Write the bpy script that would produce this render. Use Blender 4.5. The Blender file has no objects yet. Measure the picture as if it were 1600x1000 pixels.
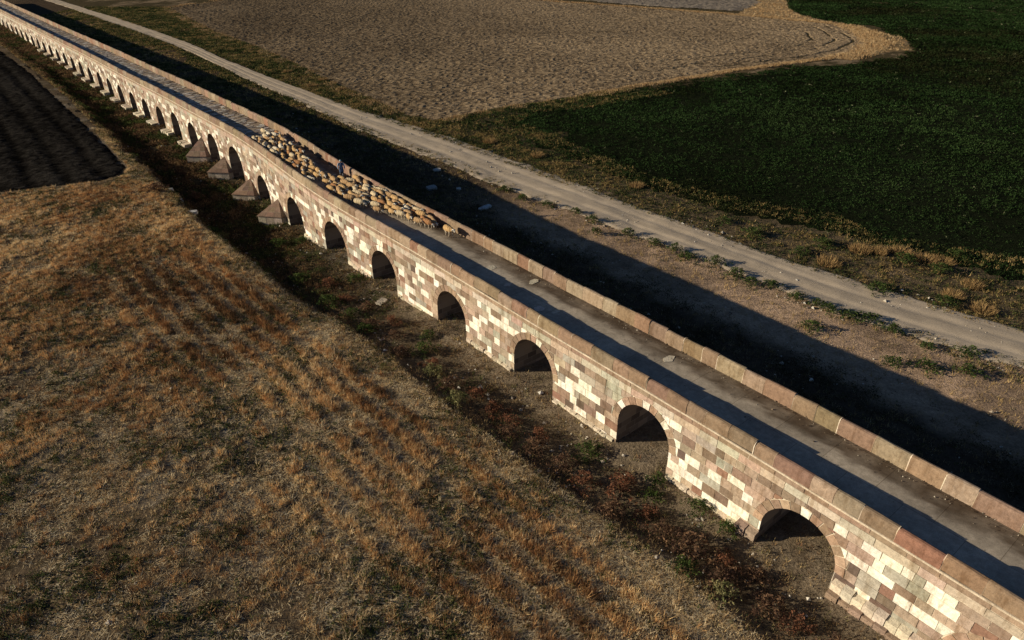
import bpy, bmesh, math, random
import numpy as np
from mathutils import Vector, Matrix
R = math.radians
SC = bpy.context.scene
COL = SC.collection
rng = np.random.default_rng(7)
random.seed(7)

# ------------------------------------------------------------------ camera, sky, sun, exposure
cam_d = bpy.data.cameras.new('camera'); cam = bpy.data.objects.new('camera', cam_d); COL.objects.link(cam)
cam_d.sensor_width = 36.0; cam_d.lens = 24.0; cam_d.clip_start = 0.5; cam_d.clip_end = 8000
cam.location = (0, 0, 27.0); cam.rotation_euler = (R(90 - 30.5), 0, 0)
SC.camera = cam
SUN_EL, SUN_TRAVEL = 15.8, 2.0          # elevation, and the heading in which the light travels
w = bpy.data.worlds.new('World'); SC.world = w; w.use_nodes = True
nt = w.node_tree; bg = nt.nodes['Background']; sk = nt.nodes.new('ShaderNodeTexSky')
sk.sky_type = 'NISHITA'; sk.sun_disc = False; sk.air_density = .7; sk.dust_density = .2; sk.ozone_density = 4.0
sk.sun_elevation = R(SUN_EL); sk.sun_rotation = R(90 - (SUN_TRAVEL + 180))
nt.links.new(sk.outputs[0], bg.inputs[0]); bg.inputs[1].default_value = 0.055
sl = bpy.data.lights.new('sun', 'SUN'); sl.energy = 5.0; sl.angle = R(0.5); sl.color = (1.0, 0.87, 0.66)
so = bpy.data.objects.new('sun', sl); COL.objects.link(so)
el = R(SUN_EL); az = R(SUN_TRAVEL)
so.rotation_euler = Vector((math.cos(az)*math.cos(el), math.sin(az)*math.cos(el), -math.sin(el))).to_track_quat('-Z', 'Y').to_euler()
so.location = (-60, 0, 60)
SC.view_settings.view_transform = 'Standard'; SC.view_settings.look = 'None'
SC.view_settings.exposure = 0.30; SC.view_settings.gamma = 1.0

# ------------------------------------------------------------------ surveyed plan data (metres)
PA = [[18.81,16.45],[16.69,19.14],[14.23,22.23],[11.76,25.65],[9.78,27.97],[5.68,32.71],[1.53,37.7],[-1.76,41.69],[-5.22,46.14],[-10.77,52.73],[-13.85,55.92],[-17.28,60.13],[-23.09,68.12],[-29.9,78.08],[-34.04,83.15],[-40.52,90.37],[-50.55,102.42],[-61.99,115.28],[-75.43,131.05],[-101.34,160.44],[-141.06,205.69]]
PLOUGH = [(-118.6,257.4),(-80.4,199.2),(-61.8,175.7),(-45.8,152.2),(-33.0,132.7),(-23.1,118.7),(-16.4,108.7),(-11.8,105.9),(-8.8,108.3),(0.0,115.0),(5.4,118.2),(11.1,122.1),(20.4,128.8),(30.6,135.6),(43.8,145.2),(53.5,150.0),(70.9,159.9),(81.0,168.3),(89.5,181.6),(94.8,201.7),(95.3,214.7),(79.7,231.0),(58.6,248.0),(39.2,261.3),(12.0,280.6),(-25.9,305.4),(-78.4,308.1),(-108.5,282.9)]
PLOUGH2 = [(14.9,292.5),(40.3,269.6),(60.2,255.4),(76.7,248.0),(90.5,271.7),(104.8,355.0),(0.0,355.0)]
CROP = [(132.7,373.8),(95.1,261.3),(91.8,242.7),(97.0,219.0),(103.3,212.0),(99.7,190.0),(94.2,170.1),(85.1,159.9),(66.4,148.6),(49.9,138.7),(35.5,131.0),(22.4,123.1),(10.6,115.0),(2.1,112.0),(-1.0,104.8),(4.5,96.0),(10.6,85.7),(15.2,78.2),(21.2,71.8),(26.7,68.3),(32.2,66.2),(34.1,60.9),(37.0,59.1),(40.7,57.3),(45.6,54.9),(52.7,49.5),(76.2,56.9),(408.9,373.8)]
ROAD_U = [(-197.6,314.8),(-171.8,283.9),(-137.1,245.3),(-112.1,218.3),(-78.3,178.2),(-59.2,152.8),(-46.4,137.6),(-33.4,122.0),(-22.8,109.9),(-15.3,102.5),(-9.1,96.3),(0.0,85.4),(7.4,76.2),(10.6,72.1),(14.3,67.9),(18.9,62.3),(24.6,55.9),(29.6,50.8),(34.3,47.1),(38.4,43.7),(44.4,39.2),(49.5,35.3)]
ROAD_L = [(-201.6,314.8),(-176.4,283.9),(-151.0,256.4),(-112.3,211.4),(-91.7,188.5),(-74.2,168.1),(-62.7,152.8),(-50.7,136.8),(-36.8,119.6),(-27.3,107.1),(-15.4,93.2),(-8.1,84.6),(-1.9,77.4),(3.5,71.7),(8.4,67.0),(12.5,61.5),(17.6,56.7),(21.7,52.3),(24.5,48.0),(27.1,45.2),(30.7,43.2),(33.6,40.7),(35.5,39.2),(40.7,34.7),(45.1,30.7)]
DARK = [(-139.1,191.9),(-119.7,169.7),(-94.7,140.8),(-74.1,115.5),(-59.6,97.9),(-51.7,87.7),(-46.7,81.2),(-46.2,78.1),(-48.0,75.8),(-52.0,73.9),(-56.8,72.2),(-73.8,67.5),(-179.5,186.4)]
SHEEP = [(42.2,-3.56),(44.5,-3.72),(45.6,-3.41),(46.7,-2.68),(47.7,-4.2),(47.8,-3.68),(48.6,-4.2),(48.6,-3.81),(48.7,-2.76),(48.8,-2.36),(49.2,-3.53),(49.8,-3.1),(50.0,-2.52),(50.1,-1.65),(50.2,-4.2),(50.3,-3.71),(50.8,-2.59),(51.0,-4.12),(51.4,-3.44),(51.9,-3.12),(52.0,-2.65),(52.1,-4.2),(52.4,-1.8),(52.4,-1.16),(53.1,-1.98),(53.2,-3.8),(53.8,-4.2),(53.8,-2.41),(54.0,-3.69),(54.0,-1.04),(54.5,-2.16),(54.7,-4.2),(54.8,-3.1),(54.8,-2.68),(54.9,-1.66),(55.4,-3.56),(55.7,-0.98),(55.8,-2.57),(56.4,-1.18),(56.7,-2.68),(56.7,-1.69),(56.9,-4.2),(57.2,-3.07),(57.3,-0.78),(57.4,-3.87),(57.8,-2.6),(58.3,-3.26),(58.3,-1.76),(58.6,-4.2),(59.2,-2.78),(59.4,-2.07),(59.7,-1.38),(60.6,-2.14),(61.3,-1.73),(61.3,-0.42),(61.8,-1.4),(62.8,-0.38),(63.5,-1.37),(64.1,-1.86),(64.4,-0.93),(65.0,-2.13),(65.9,-0.68),(66.1,-2.4),(67.0,-1.78),(68.2,-1.15),(68.6,-2.12),(69.2,-0.59),(69.5,-2.39),(70.2,-2.91),(70.5,-0.99),(70.7,-1.75),(71.8,-0.3),(72.0,-1.54),(72.3,-2.82),(72.7,-2.37),(72.9,-1.05),(73.4,-1.8),(73.9,-3.09),(74.8,-1.4),(74.9,-2.26),(75.0,-0.52),(76.0,-2.98),(76.2,-0.3),(77.1,-2.31),(77.2,-1.58),(77.4,-0.82),(77.8,-3.2),(78.1,-0.32),(78.4,-2.85),(78.4,-0.99),(78.5,-1.83),(78.9,-2.53),(80.6,-2.45)]
VERGE = [(18.3,55.4),(19.3,53.0),(20.2,51.3),(21.8,50.8),(23.1,48.7),(24.4,47.7),(24.9,46.6),(26.1,45.8),(22.6,44.0),(28.5,43.7),(30.0,41.4),(32.5,40.7),(28.5,38.8),(31.0,38.2),(26.6,39.5),(27.5,45.5),(1.2,71.6),(3.8,69.6),(6.7,67.3),(11.4,61.9),(13.5,59.6),(16.0,56.4),(8.2,61.9),(15.2,58.1),(-0.9,74.6),(8.2,65.1)]
DRY = [(32.4,58.0),(34.0,57.5),(36.0,57.7),(37.6,56.2),(38.9,55.8),(28.4,55.4),(36.3,49.4),(37.4,47.1),(38.9,51.2),(-2.9,93.6),(14.4,75.7),(3.3,87.3),(-36.9,130.4),(-30.7,127.7),(-45.2,144.0),(-3.1,93.9),(-36.2,136.1)]
VG2 = [(35.4,55.8),(41.0,57.1),(29.4,59.3),(26.6,57.5),(37.6,53.8),(30.6,50.1),(34.8,48.0),(23.5,61.7),(21.5,64.7)]

STRAW_PATH = [(73.,240.),(82.3,261.3),(95.5,287.6),(115.7,337.9),(121.1,337.9),(95.4,257.4),(92.,236.),(94.,219.),(90.,217.),(78.,231.)]
TIP = [(70.,162.),(81.,166.),(94.,170.),(101.,188.),(101.,200.),(97.,222.),(90.,224.),(95.,202.),(89.,182.)]
# ------------------------------------------------------------------ numeric helpers
def smoothstep(a, b, x):
    t = np.clip((x - a) / (b - a), 0, 1); return t*t*(3 - 2*t)
def _hash(ix, iy, seed):
    h = (ix.astype(np.int64)*374761393 + iy.astype(np.int64)*668265263 + seed*974711) & 0x7fffffff
    h = ((h ^ (h >> 13))*1274126177) & 0x7fffffff
    return ((h ^ (h >> 16)) & 0xffff) / 65535.0
def vnoise(x, y, seed=0):
    x = np.asarray(x, float); y = np.asarray(y, float)
    ix = np.floor(x); iy = np.floor(y); fx = x-ix; fy = y-iy
    fx = fx*fx*(3-2*fx); fy = fy*fy*(3-2*fy)
    a = _hash(ix, iy, seed); b = _hash(ix+1, iy, seed); c = _hash(ix, iy+1, seed); d = _hash(ix+1, iy+1, seed)
    return (a*(1-fx)+b*fx)*(1-fy) + (c*(1-fx)+d*fx)*fy
def fbm(x, y, f, octv=3, seed=0):
    s = 0; amp = 1; tot = 0
    for k in range(octv):
        s = s + amp*vnoise(x*f, y*f, seed+k*17); tot += amp; amp *= .5; f *= 2.03
    return s/tot
def inpoly(x, y, poly):
    x = np.asarray(x); y = np.asarray(y); r = np.zeros(x.shape, bool); n = len(poly)
    for i in range(n):
        x0, y0 = poly[i]; x1, y1 = poly[(i+1) % n]
        if y0 == y1: continue
        c = ((y0 > y) != (y1 > y)) & (x < (x1-x0)*(y-y0)/(y1-y0)+x0); r ^= c
    return r
def polydist(x, y, pts, closed=False):
    P = np.array(pts, float)
    if closed: P = np.vstack([P, P[:1]])
    best = np.full(np.shape(x), 1e9)
    for a, b in zip(P[:-1], P[1:]):
        ab = b-a; t = np.clip(((x-a[0])*ab[0]+(y-a[1])*ab[1])/max(ab@ab, 1e-9), 0, 1)
        best = np.minimum(best, np.hypot(x-a[0]-t*ab[0], y-a[1]-t*ab[1]))
    return best

# ------------------------------------------------------------------ the bridge's line: s along it (0 near, 250 far), o across (+ towards the stubble)
def make_line(P, sig=6., step=.5, before=60., after=150.):
    P = np.array(P)
    d = np.r_[0, np.cumsum(np.linalg.norm(np.diff(P, axis=0), axis=1))]
    s = np.arange(0, d[-1], step); Q = np.stack([np.interp(s, d, P[:, i]) for i in (0, 1)], 1)
    n = int(4*sig/step)
    e0 = Q[0]+(Q[0]-Q[40])/40*np.arange(n, 0, -1)[:, None]; e1 = Q[-1]+(Q[-1]-Q[-41])/40*np.arange(1, n+1)[:, None]
    A = np.vstack([e0, Q, e1]); k = np.exp(-.5*(np.arange(-n, n+1)*step/sig)**2); k /= k.sum()
    M = np.stack([np.convolve(A[:, i], k, 'valid') for i in (0, 1)], 1)
    u0 = (M[0]-M[20])/20; u1 = (M[-1]-M[-21])/20
    nb = int(before/step); na = int(after/step)
    L = np.r_[0, np.cumsum(np.linalg.norm(np.diff(M, axis=0), axis=1))]
    pre = M[0]+u0*np.arange(nb, 0, -1)[:, None]; post = M[-1]+u1*np.arange(1, na+1)[:, None]
    full = np.vstack([pre, M, post]); Lf = np.r_[0, np.cumsum(np.linalg.norm(np.diff(full, axis=0), axis=1))]
    return full, Lf - Lf[nb]
LINE, LS = make_line(PA)
TAN = np.gradient(LINE, axis=0); TAN /= np.linalg.norm(TAN, axis=1)[:, None]
NOR = np.stack([-TAN[:, 1], TAN[:, 0]], 1)
S0, S1 = -38.0, 330.0
def bpt(s, o):
    """plan position of (s, o); arrays allowed"""
    s = np.asarray(s, float)
    px = np.interp(s, LS, LINE[:, 0]); py = np.interp(s, LS, LINE[:, 1])
    nx = np.interp(s, LS, NOR[:, 0]); ny = np.interp(s, LS, NOR[:, 1])
    return px+nx*o, py+ny*o
def bp(s, o, z):
    x, y = bpt(s, o); return (float(x), float(y), z)
def heading(s):
    tx = float(np.interp(s, LS, TAN[:, 0])); ty = float(np.interp(s, LS, TAN[:, 1])); return math.atan2(ty, tx)
_cs = LINE[::4]; _cl = LS[::4]; _cn = NOR[::4]; _ct = TAN[::4]
def to_sd(x, y):
    x = np.asarray(x, float).ravel(); y = np.asarray(y, float).ravel()
    S = np.empty(x.shape); D = np.empty(x.shape)
    for a in range(0, len(x), 20000):
        b = slice(a, a+20000)
        i = ((x[b, None]-_cs[None, :, 0])**2+(y[b, None]-_cs[None, :, 1])**2).argmin(1)
        dx = x[b]-_cs[i, 0]; dy = y[b]-_cs[i, 1]
        S[b] = _cl[i]+dx*_ct[i, 0]+dy*_ct[i, 1]; D[b] = dx*_cn[i, 0]+dy*_cn[i, 1]
    return S, D
BASE = np.array([(-60,.6),(-10,.5),(2,.3),(6,.2),(10,.05),(20,-.05),(30,0),(38,-.1),(45,-.35),(52,-.45),(58,-.8),(64,-1.45),(70,-1.7),(80,-1.8),(89,-1.35),(97,-.95),(113,-.7),(137,-.8),(163,-.35),(175,.1),(209,.3),(250,.9),(420,1.2)])
BANK = np.array([(-60,5.3),(7.3,5.8),(13.2,5.6),(19.5,6.2),(27.4,6.9),(39.3,6.9),(45.8,7.6),(54.8,8.1),(72,9.5),(100,9.2),(140,7.2),(210,6),(420,6)])
def base_z(s): return np.interp(s, BASE[:, 0], BASE[:, 1])
def bank_d(s): return np.interp(s, BANK[:, 0], BANK[:, 1])
def ground_sd(x, y, S, D):
    hb = base_z(S)
    n = fbm(x, y, .12, 3, 5)-.5
    n2 = fbm(x, y, .9, 2, 9)-.5
    bk = bank_d(S) + (vnoise(S*.35, S*0, 3)-.5)*1.1
    t = smoothstep(bk-1.8, bk+.3, D)
    near = hb - .18*smoothstep(.6, 2.2, D)*(1-t)
    near = near*(1-t) + (.30+.12*smoothstep(14, 0, S)+.30*smoothstep(45, 70, S)+.14*smoothstep(0, 8, D-bk))*t
    far = hb + (.2-hb)*smoothstep(-4.85, -11, D) if False else hb + (.2-hb)*smoothstep(4.85, 11, -D)
    h = np.where(D > 0, near, far)
    away = smoothstep(.3, 2.5, np.where(D > -2.2, D-.4, -4.85-D))
    return h + n*.35*away + n2*.10*away
def ground_z(x, y):
    sh = np.shape(x); x = np.ravel(x).astype(float); y = np.ravel(y).astype(float)
    S, D = to_sd(x, y); return ground_sd(x, y, S, D).reshape(sh)
CP, SP = math.cos(R(30.5)), math.sin(R(30.5))
def in_view(x, y, z=0.3, m=1.18):
    Z = z-27.0; dep = y*CP - Z*SP; up = y*SP + Z*CP
    return (np.abs(x) < dep*.75*m) & (up < dep*.469*m) & (up > -dep*.469*m) & (dep > 1)

# ------------------------------------------------------------------ object helpers
def link(name, me, parent=None):
    o = bpy.data.objects.new(name, me); COL.objects.link(o)
    if parent is not None: o.parent = parent
    return o
def np_mesh(name, co, faces, mats, col=None, parent=None, smooth=False, uv=None, midx=None):
    """co (n,3), faces: (m,k) array or list of lists; col (n,3) per vertex"""
    me = bpy.data.meshes.new(name); co = np.asarray(co, np.float32)
    if isinstance(faces, np.ndarray):
        m, k = faces.shape; fl = faces.ravel().astype(np.int32)
        st = np.arange(0, m*k, k, dtype=np.int32); tot = np.full(m, k, np.int32)
    else:
        tot = np.array([len(f) for f in faces], np.int32); m = len(faces)
        fl = np.array([i for f in faces for i in f], np.int32); st = np.r_[0, np.cumsum(tot)[:-1]].astype(np.int32)
    me.vertices.add(len(co)); me.vertices.foreach_set('co', co.ravel())
    me.loops.add(len(fl)); me.loops.foreach_set('vertex_index', fl)
    me.polygons.add(m); me.polygons.foreach_set('loop_start', st); me.polygons.foreach_set('loop_total', tot)
    me.update(calc_edges=True)
    if midx is not None: me.polygons.foreach_set('material_index', np.asarray(midx, np.int32))
    me.polygons.foreach_set('use_smooth', np.full(m, bool(smooth)))
    if col is not None:
        ca = me.color_attributes.new('tint', 'FLOAT_COLOR', 'POINT')
        c4 = np.ones((len(co), 4), np.float32); c4[:, :3] = np.asarray(col); ca.data.foreach_set('color', c4.ravel())
    if uv is not None:
        ul = me.uv_layers.new(name='uv'); ul.data.foreach_set('uv', np.asarray(uv, np.float32)[fl].ravel())
    for mt in (mats if isinstance(mats, (list, tuple)) else [mats]): me.materials.append(mt)
    me.validate()
    return link(name, me, parent)
class MB:
    """collects polygons with a tint into one mesh"""
    def __init__(s): s.v = []; s.f = []; s.c = []
    def add(s, vs, fs, col):
        b = len(s.v); s.v += [tuple(v) for v in vs]; s.c += [tuple(col)]*len(vs); s.f += [[b+i for i in f] for f in fs]
    def build(s, name, mat, parent=None, smooth=False): return np_mesh(name, np.array(s.v), s.f, mat, np.array(s.c), parent, smooth)
def tag(o, label=None, cat=None, group=None, kind=None):
    if label: o['label'] = label
    if cat: o['category'] = cat
    if group: o['group'] = group
    if kind: o['kind'] = kind
    return o
def empty(name, loc, rz=0):
    o = bpy.data.objects.new(name, None); COL.objects.link(o); o.location = loc; o.rotation_euler = (0, 0, rz); o.empty_display_size = .3
    return o
def copy_tree(o, parent=None):
    c = o.copy(); COL.objects.link(c)
    if parent is not None: c.parent = parent
    for ch in o.children: copy_tree(ch, c)
    return c

# ------------------------------------------------------------------ materials
def mat_tint(name, rough=.9, spec=.2, noise=((6., .35), (40., .3)), bump=.3, bscale=30., bdist=.02, transl=0., gain=1.0, stretch=None):
    """base colour = the mesh's own 'tint' times a grain of procedural noise"""
    m = bpy.data.materials.new(name); m.use_nodes = True; n = m.node_tree.nodes; l = m.node_tree.links
    b = n['Principled BSDF']; b.inputs['Roughness'].default_value = rough; b.inputs['Specular IOR Level'].default_value = spec
    at = n.new('ShaderNodeAttribute'); at.attribute_name = 'tint'
    out = at.outputs['Color']
    tc = n.new('ShaderNodeTexCoord'); src = tc.outputs['Object']
    if stretch:
        mp = n.new('ShaderNodeMapping'); mp.inputs['Scale'].default_value = stretch; l.new(src, mp.inputs[0]); src = mp.outputs[0]
    for sc, am in noise:
        nz = n.new('ShaderNodeTexNoise'); nz.inputs['Scale'].default_value = sc; nz.inputs['Detail'].default_value = 5; nz.inputs['Roughness'].default_value = .62
        l.new(src, nz.inputs['Vector'])
        mr = n.new('ShaderNodeMapRange'); mr.inputs[1].default_value = .28; mr.inputs[2].default_value = .72
        mr.inputs[3].default_value = (1-am)*gain; mr.inputs[4].default_value = (1+am)*gain
        l.new(nz.outputs[0], mr.inputs[0])
        mx = n.new('ShaderNodeVectorMath'); mx.operation = 'SCALE'; l.new(out, mx.inputs[0]); l.new(mr.outputs[0], mx.inputs['Scale']); out = mx.outputs[0]
        gain = 1.0
    l.new(out, b.inputs['Base Color'])
    if bump:
        nb = n.new('ShaderNodeTexNoise'); nb.inputs['Scale'].default_value = bscale; nb.inputs['Detail'].default_value = 6; nb.inputs['Roughness'].default_value = .65
        l.new(src, nb.inputs['Vector'])
        bm = n.new('ShaderNodeBump'); bm.inputs['Strength'].default_value = bump; bm.inputs['Distance'].default_value = bdist
        l.new(nb.outputs[0], bm.inputs['Height']); l.new(bm.outputs[0], b.inputs['Normal'])
    if transl:
        tr = n.new('ShaderNodeBsdfTranslucent'); l.new(out, tr.inputs[0]); ms = n.new('ShaderNodeMixShader'); ms.inputs[0].default_value = transl
        l.new(b.outputs[0], ms.inputs[1]); l.new(tr.outputs[0], ms.inputs[2]); l.new(ms.outputs[0], n['Material Output'].inputs[0])
    return m
M_ground = mat_tint('soil', spec=0., noise=((.9, .3), (5., .35), (26., .4)), bump=1.0, bscale=6., bdist=.16)
M_plough = mat_tint('clods', spec=0., noise=((1.0, .15), (5., .3)), bump=1.0, bscale=5., bdist=.15)
M_road = mat_tint('gravel_track', spec=0., noise=((.6, .12), (9., .15), (60., .2)), bump=.5, bscale=20., bdist=.04)
M_stone = mat_tint('ashlar', rough=.85, noise=((1.3, .16), (6., .24), (28., .24)), bump=.5, bscale=22., bdist=.02)
def weather(m):
    n = m.node_tree.nodes; l = m.node_tree.links; b = n['Principled BSDF']; src = b.inputs['Base Color'].links[0].from_socket
    tc = n.new('ShaderNodeTexCoord'); mp = n.new('ShaderNodeMapping'); mp.inputs['Scale'].default_value = (1.6, 1.6, .35); l.new(tc.outputs['Object'], mp.inputs[0])
    nz = n.new('ShaderNodeTexNoise'); nz.inputs['Scale'].default_value = 1.5; nz.inputs['Detail'].default_value = 7; nz.inputs['Roughness'].default_value = .7; l.new(mp.outputs[0], nz.inputs['Vector'])
    cr = n.new('ShaderNodeValToRGB'); cr.color_ramp.elements[0].position = .36; cr.color_ramp.elements[0].color = (.68, .63, .57, 1); cr.color_ramp.elements[1].position = .50; cr.color_ramp.elements[1].color = (1, 1, 1, 1)
    l.new(nz.outputs[0], cr.inputs[0]); mx = n.new('ShaderNodeVectorMath'); mx.operation = 'MULTIPLY'; l.new(src, mx.inputs[0]); l.new(cr.outputs[0], mx.inputs[1]); l.new(mx.outputs[0], b.inputs['Base Color'])
weather(M_stone)
M_rough = mat_tint('worn_stone', rough=.9, noise=((2., .25), (9., .25), (50., .2)), bump=.7, bscale=9., bdist=.05)
M_deck = mat_tint('paving', rough=.85, noise=((.5, .2), (4., .2), (30., .25)), bump=.35, bscale=25., bdist=.015)
def mat_paving():
    m = M_deck; n = m.node_tree.nodes; l = m.node_tree.links; b = n['Principled BSDF']
    src = b.inputs['Base Color'].links[0].from_socket
    uv = n.new('ShaderNodeUVMap'); uv.uv_map = 'uv'; br = n.new('ShaderNodeTexBrick'); l.new(uv.outputs[0], br.inputs[0])
    br.inputs['Color1'].default_value = (1, 1, 1, 1); br.inputs['Color2'].default_value = (.86, .86, .87, 1); br.inputs['Mortar'].default_value = (.5, .47, .44, 1)
    br.inputs['Scale'].default_value = 1; br.inputs['Brick Width'].default_value = 2.6; br.inputs['Row Height'].default_value = 2.15; br.inputs['Mortar Size'].default_value = .018; br.inputs['Mortar Smooth'].default_value = .6
    mx = n.new('ShaderNodeVectorMath'); mx.operation = 'MULTIPLY'; l.new(src, mx.inputs[0]); l.new(br.outputs[0], mx.inputs[1]); l.new(mx.outputs[0], b.inputs['Base Color'])
mat_paving()
M_blade = mat_tint('dry_blades', spec=0., noise=((3., .25),), bump=0, transl=.12)
M_leaf = mat_tint('leaves', spec=0., rough=.9, noise=((3., .3),), bump=0, transl=.3)
M_wool = mat_tint('wool', rough=1., spec=.0, noise=((9., .18), (40., .22)), bump=.8, bscale=45., bdist=.03)
M_hide = mat_tint('hide', rough=.8, noise=((14., .15),), bump=0)
M_cloth = mat_tint('cloth', rough=.9, noise=((12., .12),), bump=.3, bscale=60., bdist=.01)
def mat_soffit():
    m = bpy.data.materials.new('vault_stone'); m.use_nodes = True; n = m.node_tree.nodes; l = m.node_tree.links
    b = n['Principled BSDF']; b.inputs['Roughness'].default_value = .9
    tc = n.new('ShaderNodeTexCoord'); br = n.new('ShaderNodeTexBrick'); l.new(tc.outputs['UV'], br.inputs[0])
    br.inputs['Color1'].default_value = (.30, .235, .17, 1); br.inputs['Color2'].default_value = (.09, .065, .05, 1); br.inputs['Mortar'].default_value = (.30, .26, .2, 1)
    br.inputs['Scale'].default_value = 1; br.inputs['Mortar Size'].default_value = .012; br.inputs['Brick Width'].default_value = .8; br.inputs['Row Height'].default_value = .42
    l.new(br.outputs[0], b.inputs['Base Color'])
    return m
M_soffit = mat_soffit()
def jit(c, a=.12, h=.04):
    k = 1+random.uniform(-a, a); return tuple(max(.005, v*k*(1+random.uniform(-h, h))) for v in c)

# ------------------------------------------------------------------ ground
def rangecat(*seg):
    out = []
    for a, b, st in seg: out.append(np.arange(a, b, st))
    return np.concatenate(out+[np.array([seg[-1][1]])])
def grid_faces(nx, ny):
    i = np.arange(nx-1)[None, :]+np.arange(ny-1)[:, None]*nx
    return np.stack([i, i+1, i+1+nx, i+nx], -1).reshape(-1, 4)
gx = rangecat((-5000, -600, 400), (-600, -170, 20), (-170, -70, 1.0), (-70, 55, .42), (55, 130, 1.), (130, 500, 12), (500, 5000, 400))
gy = rangecat((-600, -60, 60), (-60, 8, 4), (8, 100, .42), (100, 200, .9), (200, 330, 2.5), (330, 900, 30), (900, 7000, 500))
GX, GY = np.meshgrid(gx, gy); fx, fy = GX.ravel(), GY.ravel()
GS, GD = to_sd(fx, fy); GZ = ground_sd(fx, fy, GS, GD)
def mixc(a, b, t): return a*(1-t[:, None])+np.array(b)[None, :]*t[:, None]
def soil_colour(x, y, S, D):
    n1 = fbm(x, y, .10, 3, 21); n2 = fbm(x, y, .45, 3, 31); n3 = fbm(x, y, 1.7, 2, 41)
    c = np.tile(np.array([.15, .11, .07]), (len(x), 1))
    c = mixc(c, (.26, .215, .16), smoothstep(.45, .7, n2)*.8)
    c = mixc(c, (.075, .06, .03), smoothstep(.5, .75, n3)*.6)
    bk = bank_d(S)
    stub = (D > bk); c[stub] *= .80
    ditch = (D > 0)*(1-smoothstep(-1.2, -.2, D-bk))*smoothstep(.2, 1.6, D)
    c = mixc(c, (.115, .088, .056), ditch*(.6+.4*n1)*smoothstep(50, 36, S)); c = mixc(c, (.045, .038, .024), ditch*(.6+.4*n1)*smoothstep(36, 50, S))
    pale = (D > -5.2)*(D < 2.6)*smoothstep(.5, .62, n2)*(S < 60)
    c = mixc(c, (.225, .175, .118), (D > -5.2)*smoothstep(2.8, 1.2, D+1.6*(n2-.5))*smoothstep(62, 45, S)*(.25+.75*smoothstep(.35, .6, n3)))
    dampgreen = (D > 0)*(D < bk)*smoothstep(44, 60, S)
    c = mixc(c, (.035, .032, .018), dampgreen*.6)
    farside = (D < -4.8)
    lit_tan = smoothstep(-14.5, -17.5, D+2.*(n2-.5))*smoothstep(66, 40, S)  # bridge's cast shadow deepened in the soil colour: dark inside it, tan beyond
    c = np.where(farside[:, None], mixc(np.tile(np.array([.43, .30, .20]), (len(x), 1)), (.052, .038, .025), np.clip(np.maximum(smoothstep(.45, .65, n1+.5*(n2-.5))*.45, 1-lit_tan*.95), 0, 1)*.93), c)
    wild = farside*smoothstep(-27.5, -30, D+2*(n2-.5))
    c = mixc(c, (.075, .06, .032), wild*.85)
    bald = wild*smoothstep(.60, .68, n1+.3*(n3-.5))
    c = mixc(c, (.26, .19, .12), bald*.8)
    return c
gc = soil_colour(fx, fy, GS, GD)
_far = (fy > 90) & (fy < 330) & (np.abs(fx) < 170)
_pd = polydist(fx[_far], fy[_far], PLOUGH, True)+(fbm(fx[_far], fy[_far], .3, 2, 19)-.5)*3
_st = .7*(1-smoothstep(.9, 2.2, _pd))*np.where(fx[_far] > 14, 1., .35)
_st = np.maximum(_st, inpoly(fx[_far], fy[_far], STRAW_PATH)*.9); _st = np.maximum(_st, inpoly(fx[_far], fy[_far], TIP)*.45)
gc[_far] = mixc(gc[_far], (.36, .245, .125), _st)
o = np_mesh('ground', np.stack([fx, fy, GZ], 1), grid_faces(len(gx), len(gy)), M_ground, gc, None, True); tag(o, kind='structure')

# dirt road: a crowned strip with wheel ruts, 4-5 m wide
def resample(P, n):
    P = np.array(P, float); d = np.r_[0, np.cumsum(np.hypot(*np.diff(P, axis=0).T))]
    t = np.linspace(0, d[-1], n); return np.stack([np.interp(t, d, P[:, k]) for k in (0, 1)], 1)
def smooth_line(P, n, k=9):
    Q = resample(P, n); K = np.hanning(k+2)[1:-1]; K /= K.sum()
    pad = np.vstack([2*Q[0]-Q[k//2:0:-1], Q, 2*Q[-1]-Q[-2:-k//2-1:-1]])
    return np.stack([np.convolve(pad[:, i], K, 'valid') for i in (0, 1)], 1)[:n]
RU = smooth_line(ROAD_U[::-1], 700, 41); RL = smooth_line(ROAD_L[::-1], 700, 41)
# pair each point of the lower edge with the nearest of the upper
ju = ((RL[:, None, :]-RU[None])**2).sum(-1).argmin(1); RUp = RU[ju]
Kk = np.hanning(33)[1:-1]; Kk /= Kk.sum()
pad = 15; tmp = np.vstack([np.repeat(RUp[:1], pad, 0), RUp, np.repeat(RUp[-1:], pad, 0)])
RUp = np.stack([np.convolve(tmp[:, i], Kk, 'valid') for i in (0, 1)], 1)
ROADC = (RUp+RL)/2
nr, nc = len(RL), 31
tt = np.linspace(-.13, 1.13, nc)
rx = RL[:, 0:1]*(1-tt)+RUp[:, 0:1]*tt; ry = RL[:, 1:2]*(1-tt)+RUp[:, 1:2]*tt
rn = (fbm(rx.ravel(), ry.ravel(), .5, 3, 77)-.5).reshape(rx.shape)
edge = np.minimum(tt+.13, 1.13-tt)[None, :]*np.ones_like(rx)+rn*.10
rut = np.exp(-((tt-.28)/.06)**2)+np.exp(-((tt-.66)/.06)**2)
rsub = np.exp(-((tt-.84)/.03)**2)
rz = ground_z(rx, ry)*.35 + .2*.65
rzl = ground_z(rx, ry)
rz = np.where(edge > .05, np.maximum(rzl, rz)+.07, rzl-.03) - .05*(rut[None, :])*(edge > .06) + rn*.06
along = np.arange(nr)[:, None]*.45
v = fbm((along+0*rx).ravel()*.25, (tt[None, :]*9+0*rx).ravel(), 1., 3, 88).reshape(rx.shape)
rc = np.array([.455, .37, .27])[None, None, :]*(.84+.32*v)[..., None]*(1+.07*rut-.13*rsub-.06*np.exp(-((tt-.47)/.05)**2))[None, :, None]
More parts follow.
